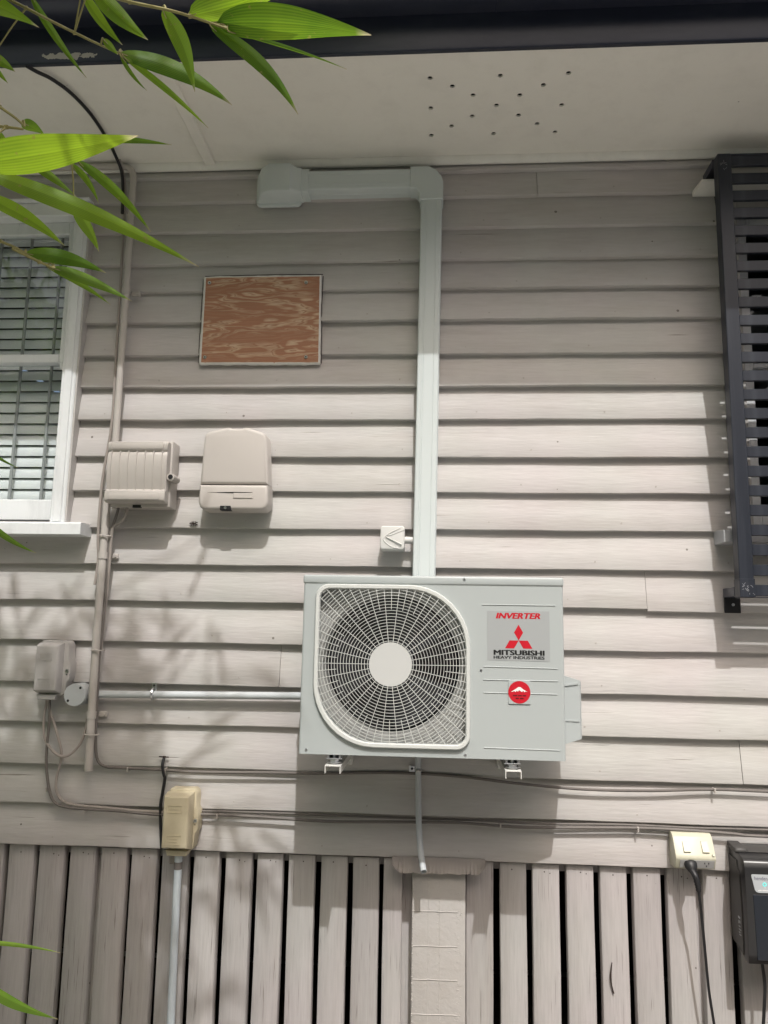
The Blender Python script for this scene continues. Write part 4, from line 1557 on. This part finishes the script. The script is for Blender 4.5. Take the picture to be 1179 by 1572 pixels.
# ------------------------------------------------------------------ hinged cable boxes
def cable_box(label, x0, x1, z0, z1, front, baseR, mname, tab):
    t = thing('cable_box', label, 'cable box', ((x0 + x1) / 2, 0, z0))
    a = MB()
    # base with a flange and a lock tab on one side
    tz0, tz1 = tab
    a.prism([(x0 + .004, z1 + .010), (x0 + .010, z1 + .016), (baseR - .012, z1 + .016), (baseR - .003, z1 + .008), (baseR, z1 - .006), (baseR, tz1 + .014), (baseR + .0085, tz1), (baseR + .0085, tz0),
             (baseR, tz0 - .014), (baseR - .004, z0 - .006), (baseR - .014, z0 - .016), (x0 + .008, z0 - .012), (x0 + .001, z0 - .004)], -.042, .006, .004, 2)
    base = a.build('base', mname, t, ang=40)
    a = MB()
    o = .010
    a.loft([[(x0 - .001, -.0415, z0 - .008), (x0 - .001, -.0415, z1 + .008), (x1 + o * .9, -.0415, z1 + .010), (x1 + o * .9, -.0415, z0 - .010)],
            [(x0, -front + .006, z0), (x0, -front + .006, z1), (x1 + .0025, -front + .006, z1), (x1 + .0025, -front + .006, z0)],
            [(x0 + .004, -front, z0 + .004), (x0 + .004, -front, z1 - .004), (x1 - .002, -front, z1 - .004), (x1 - .002, -front, z0 + .004)]])
    bmesh.ops.bevel(a.bm, geom=a.bm.edges[:], offset=.0022, segments=2, profile=.5, affect='EDGES')
    ld = a.build('lid', mname, t, ang=40)
    for za, zb2, nl in ((z1 - .052, z1 - .030, 3), (z0 + .014, z0 + .042, 4)):
        a = MB()
        xa, xb = x0 + .014, x1 - .020
        for i in range(nl):
            zz = za + (zb2 - za) * i / (nl - 1)
            inset = 0 if i in (0, nl - 1) else .008
            a.box(xa + inset, xb - inset, -front - .0016, -front + .001, zz - .0010, zz + .0010)
        a.box(xa, xa + .0018, -front - .0016, -front + .001, za, zb2)
        a.box(xb - .0018, xb, -front - .0016, -front + .001, za, zb2)
        a.build('embossed_panel', mname, ld)
    zc = (tz0 + tz1) / 2
    a = MB()
    a.cyl((baseR - .0015, -.0415, zc), (baseR - .0015, -.0455, zc), .0066, .0060, 14)
    lk = a.build('lock_screw', 'steel', t, ang=40)
    a = MB()
    a.box(baseR - .0055, baseR + .0025, -.0460, -.0454, zc - .001, zc + .001)
    a.cyl((baseR - .0020, -.0424, zc - .013), (baseR - .0020, -.0418, zc - .013), .0022, n=8)
    a.build('lock_slot', 'black', lk)
    for zz in (z1 - .022, z0 + .028):
        a = MB()
        for dz in (-.009, 0, .009):
            a.cyl((x0 - .004, -.046, zz + dz - .0035), (x0 - .004, -.046, zz + dz + .0035), .0048, n=10)
        a.build('hinge', mname, t)
    a = MB()
    a.prism([(x0 + .012, z0 - .030), (x1 - .008, z0 - .030), (x1 - .002, z0 - .012), (x0 + .006, z0 - .012)], -.056, -.012, .002, 1)
    a.build('cable_entry', mname, t)
    return t


cable_box('small grey painted cable box beside the round junction box', -1.393, -1.313, 1.329, 1.486, .072, -1.288, 'telecom', (1.372, 1.424))
cable_box('beige plastic cable box above the pale conduit', -.905, -.821, .834, 1.000, .086, -.8055, 'beige', (.886, .944))

jn = thing('junction_box', 'round grey junction box at the end of the horizontal conduit', 'junction box', (-1.249, 0, 1.318))
j1 = MB()
j1.cyl((-1.249, 0.006, 1.318), (-1.249, -.050, 1.318), .0385, .0375, 36)
j1.box(-1.215, -1.190, -.034, -.004, 1.304, 1.332, .005, 2)
j1.build('body', 'pvc_grey', jn)
j1 = MB()
j1.cyl((-1.249, -.0502, 1.318), (-1.249, -.0575, 1.318), .0388, .0375, 36)
jl = j1.build('lid', 'pvc_grey', jn)
for dx, dz in ((.019, .024), (-.022, -.020)):
    j1 = MB()
    j1.cyl((-1.249 + dx, -.0572, 1.318 + dz), (-1.249 + dx, -.0580, 1.318 + dz), .0046, n=12)
    j1.build('screw', 'black', jl)
hc = thing('horizontal_conduit', 'horizontal grey conduit from the round junction box to the outdoor unit', 'conduit', (-.8, 0, 1.32))
h1 = MB()
h1.tube([(-1.20, -.0155, 1.318), (-.80, -.0155, 1.324), (-.36, -.0155, 1.330)], .0128, 16, 4)
h1.build('pipe', 'pvc_grey', hc)
h1 = MB()
h1.tube([(-.988, -.004, 1.343), (-.988, -.024, 1.338), (-.988, -.0315, 1.324), (-.988, -.026, 1.309), (-.988, -.008, 1.305)], .0048, 6, 4)
h1.box(-.9965, -.9795, -.0065, -.0035, 1.330, 1.362, .0008, 1)
h1.build('saddle', 'steel', hc)
h1 = MB()
h1.cyl((-.988, -.0068, 1.353), (-.988, -.0098, 1.353), .0040, n=10)
h1.build('screw', 'black', hc)
pc = thing('pale_conduit', 'pale blue-grey conduit dropping from the beige box in front of the battens', 'conduit', (-.86, 0, .05))
h1 = MB()
h1.tube([(-.861, -.030, .835), (-.860, -.030, .55), (-.857, -.030, .28), (-.855, -.030, .01)], .0128, 16, 4)
h1.build('pipe', 'pvc_blue', pc)
h1 = MB()
h1.cyl((-.861, -.030, .757), (-.861, -.030, .780), .0138, n=16)
h1.build('tape_band', 'cable_dark', pc)
h1 = MB()
h1.box(-.902, -.874, -.010, .018, .765, .800, .004, 1)
h1.build('saddle_block', 'cable', pc)

# ------------------------------------------------------------------ power point, plug and lead
gp = thing('power_point', 'yellowed double power point above the battens with a black plug in it', 'power point', (.82, 0, .82))
p2 = MB()
p2.extrude_x([(.006, .928), (-.020, .926), (-.034, .918), (-.064, .866), (-.066, .858), (-.052, .826), (-.044, .822), (.006, .822)], .757, .882, .0035, 2)
p2.build('body', 'gpo', gp, ang=40)
# sloped switch face
fd = Vector((0, -.034 + .064, .918 - .866)).normalized()
fnrm = Vector((0, -fd.z, fd.y))
o0 = Vector((0, -.064, .866))


def on_face(x_, t, h):
    p = o0 + fd * t + fnrm * h
    return (x_, p.y, p.z)


for xa, tilt in ((.784, .004), (.842, .004)):
    p2 = MB()
    p2.loft([[on_face(xa, .010, .0010), on_face(xa + .022, .010, .0010), on_face(xa + .022, .046, .0010), on_face(xa, .046, .0010)],
             [on_face(xa + .001, .011, .0062), on_face(xa + .021, .011, .0062), on_face(xa + .021, .045, .0022), on_face(xa + .001, .045, .0022)]])
    p2.build('switch', 'gpo', gp)
p2 = MB()
gl = [(-.0665, .8545), (-.0545, .8272)]
gdir = Vector((0, gl[1][0] - gl[0][0], gl[1][1] - gl[0][1])).normalized()
gn = Vector((0, gdir.z, -gdir.y))
if gn.y > 0: gn = -gn
ga = Vector((0, gl[0][0], gl[0][1]))
p2.loft([[(.770, ga.y, ga.z), (.876, ga.y, ga.z), (.876, ga.y + gdir.y * .028, ga.z + gdir.z * .028), (.770, ga.y + gdir.y * .028, ga.z + gdir.z * .028)],
         [(.770, ga.y + gn.y * .0012, ga.z + gn.z * .0012), (.876, ga.y + gn.y * .0012, ga.z + gn.z * .0012), (.876, ga.y + gdir.y * .028 + gn.y * .0012, ga.z + gdir.z * .028 + gn.z * .0012), (.770, ga.y + gdir.y * .028 + gn.y * .0012, ga.z + gdir.z * .028 + gn.z * .0012)]])
sf_ = p2.build('socket_face', 'gpo_grey', gp)
p2 = MB()
for dx, t in ((.846, .009), (.858, .009), (.852, .019)):
    c_ = ga + gdir * t + gn * .0014
    p2.box(dx - .0012, dx + .0012, c_.y - .0006, c_.y + .0004, c_.z - .003, c_.z + .003)
p2.build('socket_slot', 'black', sf_)
p2 = MB()
c_ = Vector(on_face(.874, .004, .001))
p2.cyl(c_, c_ + fnrm * .004, .0045, .0035, 10)
p2.build('screw', 'gpo', gp)

ld_ = thing('plug_lead', 'black plug and lead hanging from the yellowed power point', 'lead', (.81, -.06, .83))
p2 = MB()
rings = []
a0 = Vector((.802, -.060, .846))
ax = Vector((.0, -.55, -.60)).normalized()
ux = Vector((1, 0, 0))
uz = ax.cross(ux).normalized()
for t, ra, rb_ in ((0, .019, .015), (.004, .020, .0165), (.016, .019, .0155), (.024, .014, .012), (.030, .0105, .0095)):
    c_ = a0 + ax * t
    rings.append([tuple(c_ + ux * ra * math.cos(2 * math.pi * k / 20) + uz * rb_ * math.sin(2 * math.pi * k / 20)) for k in range(20)])
p2.loft(rings)
bend = [tuple(a0 + ax * .028), (.8075, -.092, .812), (.8125, -.094, .790), (.8155, -.092, .768)]
p2.tube(bend, .008, 12, 4, radii=[.0102, .0095, .0080, .0058])
for i in range(4):
    zz = .800 - i * .008
    p2.cyl((.8105 + i * .0012, -.0935, zz), (.8108 + i * .0012, -.0935, zz - .004), .0098 - i * .0008, n=12)
p2.build('plug', 'black', ld_, ang=50)
p2 = MB()
p2.tube([(.8150, -.092, .772), (.8195, -.088, .735), (.8245, -.080, .699), (.8340, -.070, .585), (.8435, -.060, .473), (.856, -.055, .377), (.868, -.055, .25), (.872, -.06, .012)], .0043, 8, 6)
p2.build('cord', 'black', ld_)

# ------------------------------------------------------------------ pool controller at the edge
dv = thing('controller_box', 'black electronic controller box with a silver badge beside the power point', 'controller', (1.14, 0, .58))
DX0, DX1 = .947, 1.335
d3 = MB()
profd = [(0.010, .600), (-.050, .592), (-.100, .571), (-.118, .575), (-.1235, .600), (-.1235, .830), (-.1215, .852), (-.1150, .868), (-.1050, .876), (-.085, .880), (0.010, .893)]
d3.extrude_x([(y_ * .985 + .0, z_) for y_, z_ in profd], DX0, DX1, .0035, 2)
d3.build('housing', 'device', dv, ang=35)
d3 = MB()
d3.extrude_x([(0.004, .612), (-.085, .588), (-.088, .70), (-.080, .822), (-.062, .842), (-.058, .858), (0.004, .862)], DX0 - .0035, DX0 + .004)
sd = d3.build('side_panel', 'device_side', dv)
d3 = MB()
d3.extrude_x([(0.006, .884), (-.066, .8795), (-.070, .8865), (-.066, .8955), (0.006, .901)], DX0 - .006, DX0 + .030, .002, 1)
d3.extrude_x([(0.006, .884), (-.062, .8795), (-.066, .8850), (0.006, .892)], DX0 + .030, DX1 + .004)
d3.build('top_cap', 'device_side', dv)
d3 = MB()
for i, (yy, zz, w_2, h_) in enumerate(((-.066, .690, .016, .006), (-.070, .678, .006, .008), (-.060, .676, .003, .010), (-.066, .664, .014, .0022), (-.068, .655, .018, .0022), (-.064, .646, .012, .0022), (-.069, .640, .015, .0022))):
    d3.box(DX0 - .0040, DX0 - .0036, yy - w_2 / 2, yy + w_2 / 2, zz - h_ / 2, zz + h_ / 2)
d3.build('printed_marks', 'device_badge', sd)
d3 = MB()
d3.prism([(.972, .588), (.968, .775), (1.318, .775), (1.314, .588)], -.1228, -.118, .001, 1)
d3.build('gloss_panel', 'device_panel', dv)
d3 = MB()
d3.prism([(.9665, .8325), (.9655, .829), (.974, .789), (.979, .783), (.985, .7815), (1.29, .7815), (1.299, .786), (1.306, .829), (1.302, .8340), (.969, .8340)], -.1232, -.118)
bdv = d3.build('badge', 'device_badge', dv)
YD = -.1236
lettering('lettering', 'henden', .9735, .8180, YD, .0105, .0395, 'ink_grey', bdv, bold=.0)
d3 = MB()
rg = []
for rr_ in (.0062, .0034):
    rg.append([(1.0035 + rr_ * math.cos(2 * math.pi * k / 24), YD, .8060 + rr_ * math.sin(2 * math.pi * k / 24)) for k in range(24)])
d3.loft(rg, cap=False)
d3.build('icon_ring', 'teal', bdv)
d3 = MB()
d3.cyl((1.0045, YD + .0004, .7965), (1.0045, YD - .0002, .7965), .0013, n=10)  # plain white dot without any glow
d3.build('icon_dot', 'sticker_white', bdv)
d3 = MB()
k = random.Random(2)
xx = .984
while xx < 1.06:
    w_2 = k.uniform(.0014, .0026)
    d3.box(xx, xx + w_2, YD - .0001, YD + .0003, .7868, .7868 + k.choice((.0022, .0032)))
    xx += w_2 + .0009
d3.build('small_print', 'sticker_white', bdv)
dc = MB()
dc.tube([(1.005, -.060, .585), (1.008, -.062, .548), (1.0125, -.060, .49), (1.006, -.055, .40), (.998, -.05, .30), (.99, -.05, .012)], .0052, 8, 6)
tag(dc.build('controller_lead', 'black'), 'black lead dropping from the underside of the controller box', 'lead')

# ------------------------------------------------------------------ slatted privacy screen on the wall
ss = thing('slatted_screen', 'navy aluminium screen of horizontal slats standing off the wall', 'screen', (1.4, -.13, 1.68))
SX0, SX1 = .966, 1.905
s1 = MB()
s1.box(SX0, SX0 + .046, -.150, -.105, 1.680, 3.229, .002, 1)
s1.build('stile', 'shutter', ss)
s1 = MB()
s1.box(SX1 - .046, SX1, -.150, -.105, 1.680, 3.229, .002, 1)
s1.build('stile', 'shutter', ss)
protos = None
zz = 2.794 - .0652 * 17
while zz < 3.19:
    if protos is None:
        s1 = MB()
        s1.box(SX0 + .0465, SX1 - .0465, -.1455, -.1295, zz, zz + .036, .0012, 1)
        protos = s1.build('slat', 'shutter', ss)
        z00 = zz
    else:
        o = protos.copy()
        COL.objects.link(o)
        o.parent = ss
        o.location.z += zz - z00
    zz += .0652
for za, zb2 in ((1.6805, 1.683), (3.222, 3.2285)):
    s1 = MB()
    s1.box(SX0 + .0465, SX1 - .0465, -.147, -.110, za, zb2)
    s1.build('rail', 'shutter', ss)
s1 = MB()
s1.box(SX0 - .001, SX0 + .0475, -.1525, -.104, 1.681, 1.740, .001, 1)
s1.build('corner_sleeve', 'shutter', ss)
k = random.Random(12)
s1 = MB()
for i in range(16):
    xa, za = SX0 + .008 + k.random() * .034, 1.692 + k.random() * .038
    dx, dz = k.uniform(-.008, .008), k.uniform(-.008, .008)
    s1.tube([(xa, -.1526, za), (xa + dx * .5 + k.uniform(-.003, .003), -.1527, za + dz * .5), (xa + dx, -.1526, za + dz)], .0005, 4, 3)
for i in range(7):
    xa, za = SX0 + .006 + k.random() * .030, 3.165 + k.random() * .03
    dx, dz = k.uniform(-.010, .010), k.uniform(-.006, .010)
    s1.tube([(xa, -.1503, za), (xa + dx * .5, -.1504, za + dz * .5), (xa + dx, -.1503, za + dz)], .0004, 4, 3)
s1.build('cobweb', 'sill_grey', ss, kind='stuff')
for za in (3.205, 1.686):
    s1 = MB()
    s1.box(SX0 - .002, SX0 + .040, -.104, -.003, za, za + .030, .001, 1)
    s1.build('bracket_arm', 'navy', ss)
s1 = MB()
s1.box(SX0 - .001, SX0 + .052, -.010, -.004, 1.634, 1.6855, .001, 1)
pl_ = s1.build('bracket_plate', 'black', ss)
s1 = MB()
s1.cyl((SX0 + .027, -.0105, 1.662), (SX0 + .027, -.0120, 1.662), .0050, n=10)
s1.build('screw', 'sill_grey', pl_)

# ------------------------------------------------------------------ small things on the boards
tw = MB()
tw.tube([(.566, .014, .512), (.5615, .011, .488), (.5600, .010, .468), (.5625, .012, .444), (.5690, .014, .420)], .0022, 6, 3, radii=[.0014, .0022, .0028, .0020, .0026])
tag(tw.build('dead_twig', 'dead'), 'short dark dead twig stuck on a batten below the power point', 'twig')
nst = MB()
k = random.Random(4)
for i in range(14):
    a = k.uniform(0, 6.28)
    nst.tube([(-.880 + .016 * math.cos(a), -.004 + k.uniform(-.004, .002), 1.925 + .009 * math.sin(a)), (-.880 + k.uniform(-.004, .004), -.010, 1.925 + k.uniform(-.003, .003)), (-.880 - .014 * math.cos(a + .6), -.004, 1.925 - .009 * math.sin(a + .6))], .0008, 4, 3)
tag(nst.build('wasp_nest', 'dead'), 'tiny dark tangle of debris on the board below the service boxes', 'debris')

# ------------------------------------------------------------------ bamboo beside the path
bam = thing('bamboo_plant', 'green bamboo plant whose leafy twigs hang in front of the eaves', 'bamboo', (-1.9, -2.3, 0))
# leaf: base point, tip point, width, sideways bow (metres)
LEAVES = [
    ((-0.639, -1.800, 2.170), (-0.386, -1.850, 2.171), 0.0457, 0.0030),
    ((-0.675, -1.740, 2.204), (-0.361, -1.660, 2.086), 0.0260, -0.0087),
    ((-0.764, -1.700, 2.533), (-0.609, -1.720, 2.446), 0.0292, -0.0051),
    ((-0.665, -1.660, 2.558), (-0.590, -1.600, 2.454), 0.0120, 0.0037),
    ((-0.546, -1.720, 2.503), (-0.486, -1.700, 2.428), 0.0154, 0.0043),
    ((-0.522, -1.740, 2.495), (-0.438, -1.720, 2.418), 0.0252, 0.0050),
    ((-0.348, -1.800, 2.384), (-0.186, -1.840, 2.399), 0.0352, 0.0061),
    ((-0.309, -1.800, 2.371), (-0.093, -1.820, 2.328), 0.0418, -0.0062),
    ((-0.318, -1.800, 2.370), (-0.203, -1.740, 2.274), 0.0194, -0.0129),
    ((-0.390, -1.790, 2.406), (-0.358, -1.730, 2.322), 0.0237, -0.0082),
    ((-0.480, -1.720, 2.399), (-0.323, -1.660, 2.351), 0.0254, -0.0122),
    ((-0.475, -1.720, 2.393), (-0.372, -1.620, 2.342), 0.0098, -0.0036),
    ((-0.479, -1.720, 2.395), (-0.451, -1.680, 2.365), 0.0061, 0.0035),
    ((-0.507, -1.720, 2.422), (-0.482, -1.720, 2.395), 0.0102, 0.0000),
    ((-0.292, -1.800, 2.359), (-0.146, -1.660, 2.406), 0.0050, -0.0034),
    ((-0.713, -1.680, 2.436), (-0.677, -1.660, 2.421), 0.0160, -0.0027),
    ((-0.707, -1.680, 2.422), (-0.687, -1.660, 2.401), 0.0080, 0.0000),
    ((-0.596, -1.760, 2.260), (-0.585, -1.720, 2.268), 0.0158, 0.0000),
    ((-0.513, -1.720, 2.258), (-0.407, -1.680, 2.273), 0.0095, -0.0026),
    ((-0.542, -1.700, 2.238), (-0.446, -1.640, 2.154), 0.0151, -0.0071),
    ((-0.552, -1.700, 2.234), (-0.523, -1.660, 2.192), 0.0097, -0.0053),
    ((-0.615, -1.700, 2.236), (-0.559, -1.660, 2.204), 0.0124, -0.0035),
    ((-0.551, -1.680, 2.175), (-0.536, -1.620, 2.134), 0.0172, -0.0036),
    ((-0.687, -1.700, 2.185), (-0.582, -1.640, 2.134), 0.0214, -0.0071),
    ((-0.633, -1.660, 2.113), (-0.522, -1.620, 2.098), 0.0229, -0.0073),
    ((-0.588, -1.660, 2.089), (-0.486, -1.600, 2.060), 0.0166, -0.0055),
    ((-0.597, -1.660, 2.091), (-0.529, -1.580, 2.063), 0.0093, -0.0037),
    ((-0.688, -1.620, 1.714), (-0.628, -1.560, 1.663), 0.0095, 0.0057),
    ((-0.601, -1.660, 1.083), (-0.519, -1.600, 1.015), 0.0126, 0.0046),
    ((-0.615, -1.660, 1.132), (-0.523, -1.600, 1.100), 0.0055, -0.0028),
    ((-0.688, -1.620, 1.815), (-0.659, -1.580, 1.795), 0.0047, 0.0019),
    ((-0.728, -1.700, 2.289), (-0.631, -1.720, 2.242), 0.0223, 0.0034),
    ((-0.664, -1.720, 2.281), (-0.646, -1.700, 2.263), 0.0103, 0.0017),
]
TWIGS = [
    [(-0.680, -1.700, 2.518), (-0.644, -1.700, 2.498), (-0.606, -1.700, 2.476), (-0.563, -1.700, 2.452), (-0.520, -1.700, 2.429), (-0.487, -1.700, 2.413)],
    [(-0.480, -1.800, 2.427), (-0.433, -1.800, 2.410), (-0.381, -1.800, 2.396), (-0.346, -1.800, 2.384), (-0.294, -1.800, 2.363)],
    [(-0.653, -1.760, 2.300), (-0.632, -1.760, 2.285), (-0.606, -1.760, 2.266), (-0.592, -1.760, 2.253)],
    [(-0.658, -1.760, 2.257), (-0.619, -1.760, 2.253), (-0.594, -1.760, 2.249)],
    [(-0.707, -1.660, 2.147), (-0.675, -1.660, 2.133), (-0.651, -1.660, 2.123), (-0.631, -1.660, 2.112)],
    [(-0.653, -1.660, 2.120), (-0.609, -1.660, 2.098), (-0.584, -1.660, 2.087)],
    [(-0.675, -1.710, 2.231), (-0.595, -1.710, 2.233), (-0.545, -1.710, 2.230)],
]


def leaf_rows(base, tip, w, bow, side=None, n=12, fold=.22, droop=.0, twist=0.0):
    b, t = Vector(base), Vector(tip)
    d = t - b
    L_ = d.length
    d.normalize()
    if side is None:
        view = ((b + t) / 2 - Vector((0, -2.739, 1.55))).normalized()
        side = d.cross(view).normalized()
    nrm = side.cross(d).normalized()
    rows = []
    side0, nrm0 = side.copy(), nrm.copy()
    for i in range(n + 1):
        s = i / n
        ta = twist * (s - .35)
        side = side0 * math.cos(ta) + nrm0 * math.sin(ta)
        nrm = nrm0 * math.cos(ta) - side0 * math.sin(ta)
        prof = (math.sin(math.pi * min(1, s ** .62)) ** .85) * (1 if s < .5 else 1 - .25 * (s - .5)) if 0 < s < 1 else 0.0
        hw = max(.0004, w / 2 * prof * 1.04)
        c = b + d * (L_ * s) - side * (bow * 4 * s * (1 - s)) - Vector((0, 0, droop * s * s))
        u = hw * fold
        rows.append((c - side * hw + nrm * u, c - side * hw * .5 + nrm * u * .42, c, c + side * hw * .5 + nrm * u * .42, c + side * hw + nrm * u))
    return rows


def leaf_into(bm, rows, uvl):
    V = [[bm.verts.new(p) for p in r] for r in rows]
    n = len(rows) - 1
    for i in range(n):
        for j in range(4):
            f = bm.faces.new((V[i][j], V[i][j + 1], V[i + 1][j + 1], V[i + 1][j]))
            for lp, (a, c) in zip(f.loops, ((i, j), (i, j + 1), (i + 1, j + 1), (i + 1, j))):
                lp[uvl].uv = (c / 4, a / n)


rl = random.Random(31)
for base, tip, w, bow in LEAVES:
    lm = MB()
    uvl = lm.bm.loops.layers.uv.new('UVMap')
    b, t = Vector(base), Vector(tip)
    view = ((b + t) / 2 - Vector((0, -2.739, 1.55))).normalized()
    d = (t - b).normalized()
    side = d.cross(view).normalized()
    nrm = side.cross(d).normalized()
    tw_ = rl.uniform(-.5, .5) if w > .012 else 0
    side = (side * math.cos(tw_) + nrm * math.sin(tw_)).normalized()
    leaf_into(lm.bm, leaf_rows(base, tip, w / max(.6, math.cos(tw_)), bow, side, 20, rl.uniform(.15, .5), 0, rl.uniform(-.9, .9) if w > .010 else 0), uvl)
    lo_ = lm.build('leaf', 'leaf', bam, ang=80)
    near = min((Vector(p) for tw0_ in TWIGS for p in tw0_), key=lambda p: (p - b).length)
    if (near - b).length < .16:
        sk_ = MB()
        mid = (near + b) / 2 + Vector((0, 0, .006))
        sk_.tube([tuple(near), tuple(mid), tuple(b), tuple(b + d * .012)], .0011, 6, 4, radii=[.0016, .0012, .0011, .0006])
        sk_.build('stalk', 'twig', lo_, ang=60)
for tw in TWIGS:
    t_ = MB()
    n_ = len(tw)
    t_.tube(tw, .0022, 7, 4, radii=[.0026 - .0010 * i / (n_ - 1) for i in range(n_)])
    # nodes along the twig
    for p in tw[1:-1:2]:
        p = Vector(p)
        t_.cyl(p - Vector((.0022, 0, 0)), p + Vector((.0022, 0, 0)), .0032, .0030, 8)
    t_.build('twig', 'twig', bam, ang=60)
# branches that carry those twigs from the culm beside the view
CULMS = [((-1.15, -1.95, 0), (-1.08, -1.92, 1.4), (-1.00, -1.88, 2.6), (-.80, -1.95, 3.6), (-.45, -2.1, 4.5)),
         ((-1.9, -2.5, 0), (-1.85, -2.5, 1.8), (-1.6, -2.45, 3.4), (-1.1, -2.4, 4.7), (-.4, -2.4, 5.3)),
         ((-2.2, -2.7, 0), (-2.15, -2.75, 2.0), (-1.9, -2.9, 3.8), (-1.4, -3.1, 5.0), (-.7, -3.2, 5.6)),
         ((-1.7, -3.0, 0), (-1.6, -3.0, 1.9), (-1.3, -3.05, 3.6), (-.8, -3.1, 4.8), (.0, -3.1, 5.4))]
for c in CULMS:
    cm = MB()
    cm.tube(c, .015, 10, 8, radii=[.017, .016, .014, .010, .004])
    cu = cm.build('culm', 'culm', bam, ang=60)
joins = [((-1.02, -1.89, 2.30), (-.72, -1.76, 2.44), TWIGS[0][0]), ((-.98, -1.88, 2.65), (-.60, -1.82, 2.56), TWIGS[1][0]), ((-1.04, -1.90, 2.0), (-.75, -1.82, 2.12), TWIGS[2][0]),
         ((-1.05, -1.90, 1.9), (-.75, -1.80, 2.05), TWIGS[3][0]), ((-1.06, -1.91, 1.7), (-.78, -1.76, 1.90), TWIGS[4][0]), ((-1.05, -1.90, 1.85), (-.74, -1.76, 1.99), TWIGS[6][0])]
for li in (27, 28, 29, 30):
    bp_ = Vector(LEAVES[li][0])
    joins.append(((-1.1, -1.93, bp_.z - .05), (-.85, -1.8, bp_.z + .05), tuple(bp_)))
for j in joins:
    bm_ = MB()
    bm_.tube(j, .003, 7, 6, radii=[.0045, .0034, .0026])
    bm_.build('branch', 'twig', bam, ang=60)
# the crown overhead: sprays of leaves on fine twigs, above and behind the view
fo = MB()
uvl = fo.bm.loops.layers.uv.new('UVMap')
S3 = Vector((0.19, -1.0, 1.42))
rl = random.Random(17)


def density(x, z):
    d = 0.0
    if x < -.95 and z < 1.42: d = .95
    elif x < -.80 and z < 1.0: d = .8
    elif x < -.95 and z < 1.85: d = .55
    elif x < -.45 and z < 1.75: d = .33
    return d


cnt = 0
while cnt < 760:
    wx, wz = rl.uniform(-2.6, -.64), rl.uniform(-.9, 1.64)
    if cnt < 330:
        wx, wz = rl.uniform(-2.0, -.98), rl.uniform(-.3, 1.15)
    elif rl.random() > density(wx, wz): continue
    s = rl.uniform(1.95, 3.3)
    c = Vector((wx, 0, wz)) + S3 * s
    if c.z - 1.55 < 1.02 * (c.y + 2.74) + .62: continue
    cnt += 1
    # a spray: 5-9 leaves fanning from a twig
    ax = Vector((rl.uniform(-.3, 1), rl.uniform(-.6, .6), rl.uniform(-.8, .1))).normalized()
    for i in range(rl.randint(5, 8)):
        b = c + ax * (.045 * i - .15)
        dirn = (ax + Vector((rl.uniform(-.8, .8), rl.uniform(-.8, .8), rl.uniform(-.9, .1)))).normalized()
        ll = rl.uniform(.11, .19)
        sd = dirn.cross(Vector((rl.uniform(-.5, .5), rl.uniform(-.5, .5), 1))).normalized()
        leaf_into(fo.bm, leaf_rows(b, b + dirn * ll, rl.uniform(.016, .026), 0, sd, 6, .2, rl.uniform(0, .04)), uvl)
cnt = 0
while cnt < 700:
    c = Vector((rl.uniform(-3.6, -.9), rl.uniform(-3.2, -.7), rl.uniform(.2, 5.2)))
    if c.x > -.64 * max(.4, c.y + 2.74) - .28: continue
    if c.x + .19 * c.y > -2.4 and c.z + 1.42 * c.y > 1.45: continue      # the sun reaches the window past the clump
    cnt += 1
    ax = Vector((rl.uniform(-.8, 1), rl.uniform(-.8, .8), rl.uniform(-.8, .1))).normalized()
    for i in range(rl.randint(5, 8)):
        b = c + ax * (.04 * i - .15)
        dirn = (ax + Vector((rl.uniform(-.8, .8), rl.uniform(-.8, .8), rl.uniform(-.9, .1)))).normalized()
        sd = dirn.cross(Vector((rl.uniform(-.5, .5), rl.uniform(-.5, .5), 1))).normalized()
        ll = rl.uniform(.12, .2)
        if (b + dirn * ll).x > -.62 * max(.4, b.y + 2.74) - .1: continue
        leaf_into(fo.bm, leaf_rows(b, b + dirn * ll, rl.uniform(.02, .034), 0, sd, 5, .2, rl.uniform(0, .04)), uvl)
fo.build('foliage', 'leaf', bam, ang=80, kind='stuff')

# ------------------------------------------------------------------ trees across the neighbouring yard, behind the viewer
tr = MB()
k = random.Random(8)
for i in range(22):
    cx0, cy0 = -24 + 48 * i / 21 + k.uniform(-.8, .8), -10.5 + k.uniform(-.8, .8)
    top_ = 8.6 + k.uniform(-.9, 1.0)
    rad = k.uniform(1.5, 2.0)
    rings = []
    for j in range(9):
        t = j / 8
        rr_ = rad * (0.55 + .45 * math.sin(math.pi * min(1, t * 1.15))) * (1 if t < .8 else (1 - t) / .2 * .8 + .15)
        rings.append([(cx0 + rr_ * math.cos(2 * math.pi * q_ / 12) * k.uniform(.85, 1.1), cy0 + .8 * rr_ * math.sin(2 * math.pi * q_ / 12) * k.uniform(.85, 1.1), .0 + top_ * .94 * t) for q_ in range(12)])
    tr.loft(rings)
    for q_ in range(420):
        a = k.uniform(0, 6.28)
        zz = k.uniform(.1, 1) ** .8 * top_
        rr_ = rad * k.uniform(.85, 1.25) * (1 if zz < top_ * .75 else max(.15, (top_ - zz) / (top_ * .25)))
        c = Vector((cx0 + rr_ * math.cos(a), cy0 + .8 * rr_ * math.sin(a), zz))
        u_ = Vector((k.uniform(-1, 1), k.uniform(-1, 1), k.uniform(-1, .3))).normalized() * k.uniform(.15, .32)
        w_ = u_.orthogonal().normalized() * k.uniform(.05, .11)
        tr.bm.faces.new([tr.bm.verts.new(c - u_), tr.bm.verts.new(c + w_), tr.bm.verts.new(c + u_), tr.bm.verts.new(c - w_)])
tl = tr.build('treeline', 'tree', ang=60, kind='stuff')
tag(tl, 'row of dark green trees across the yard facing the house wall', 'trees')
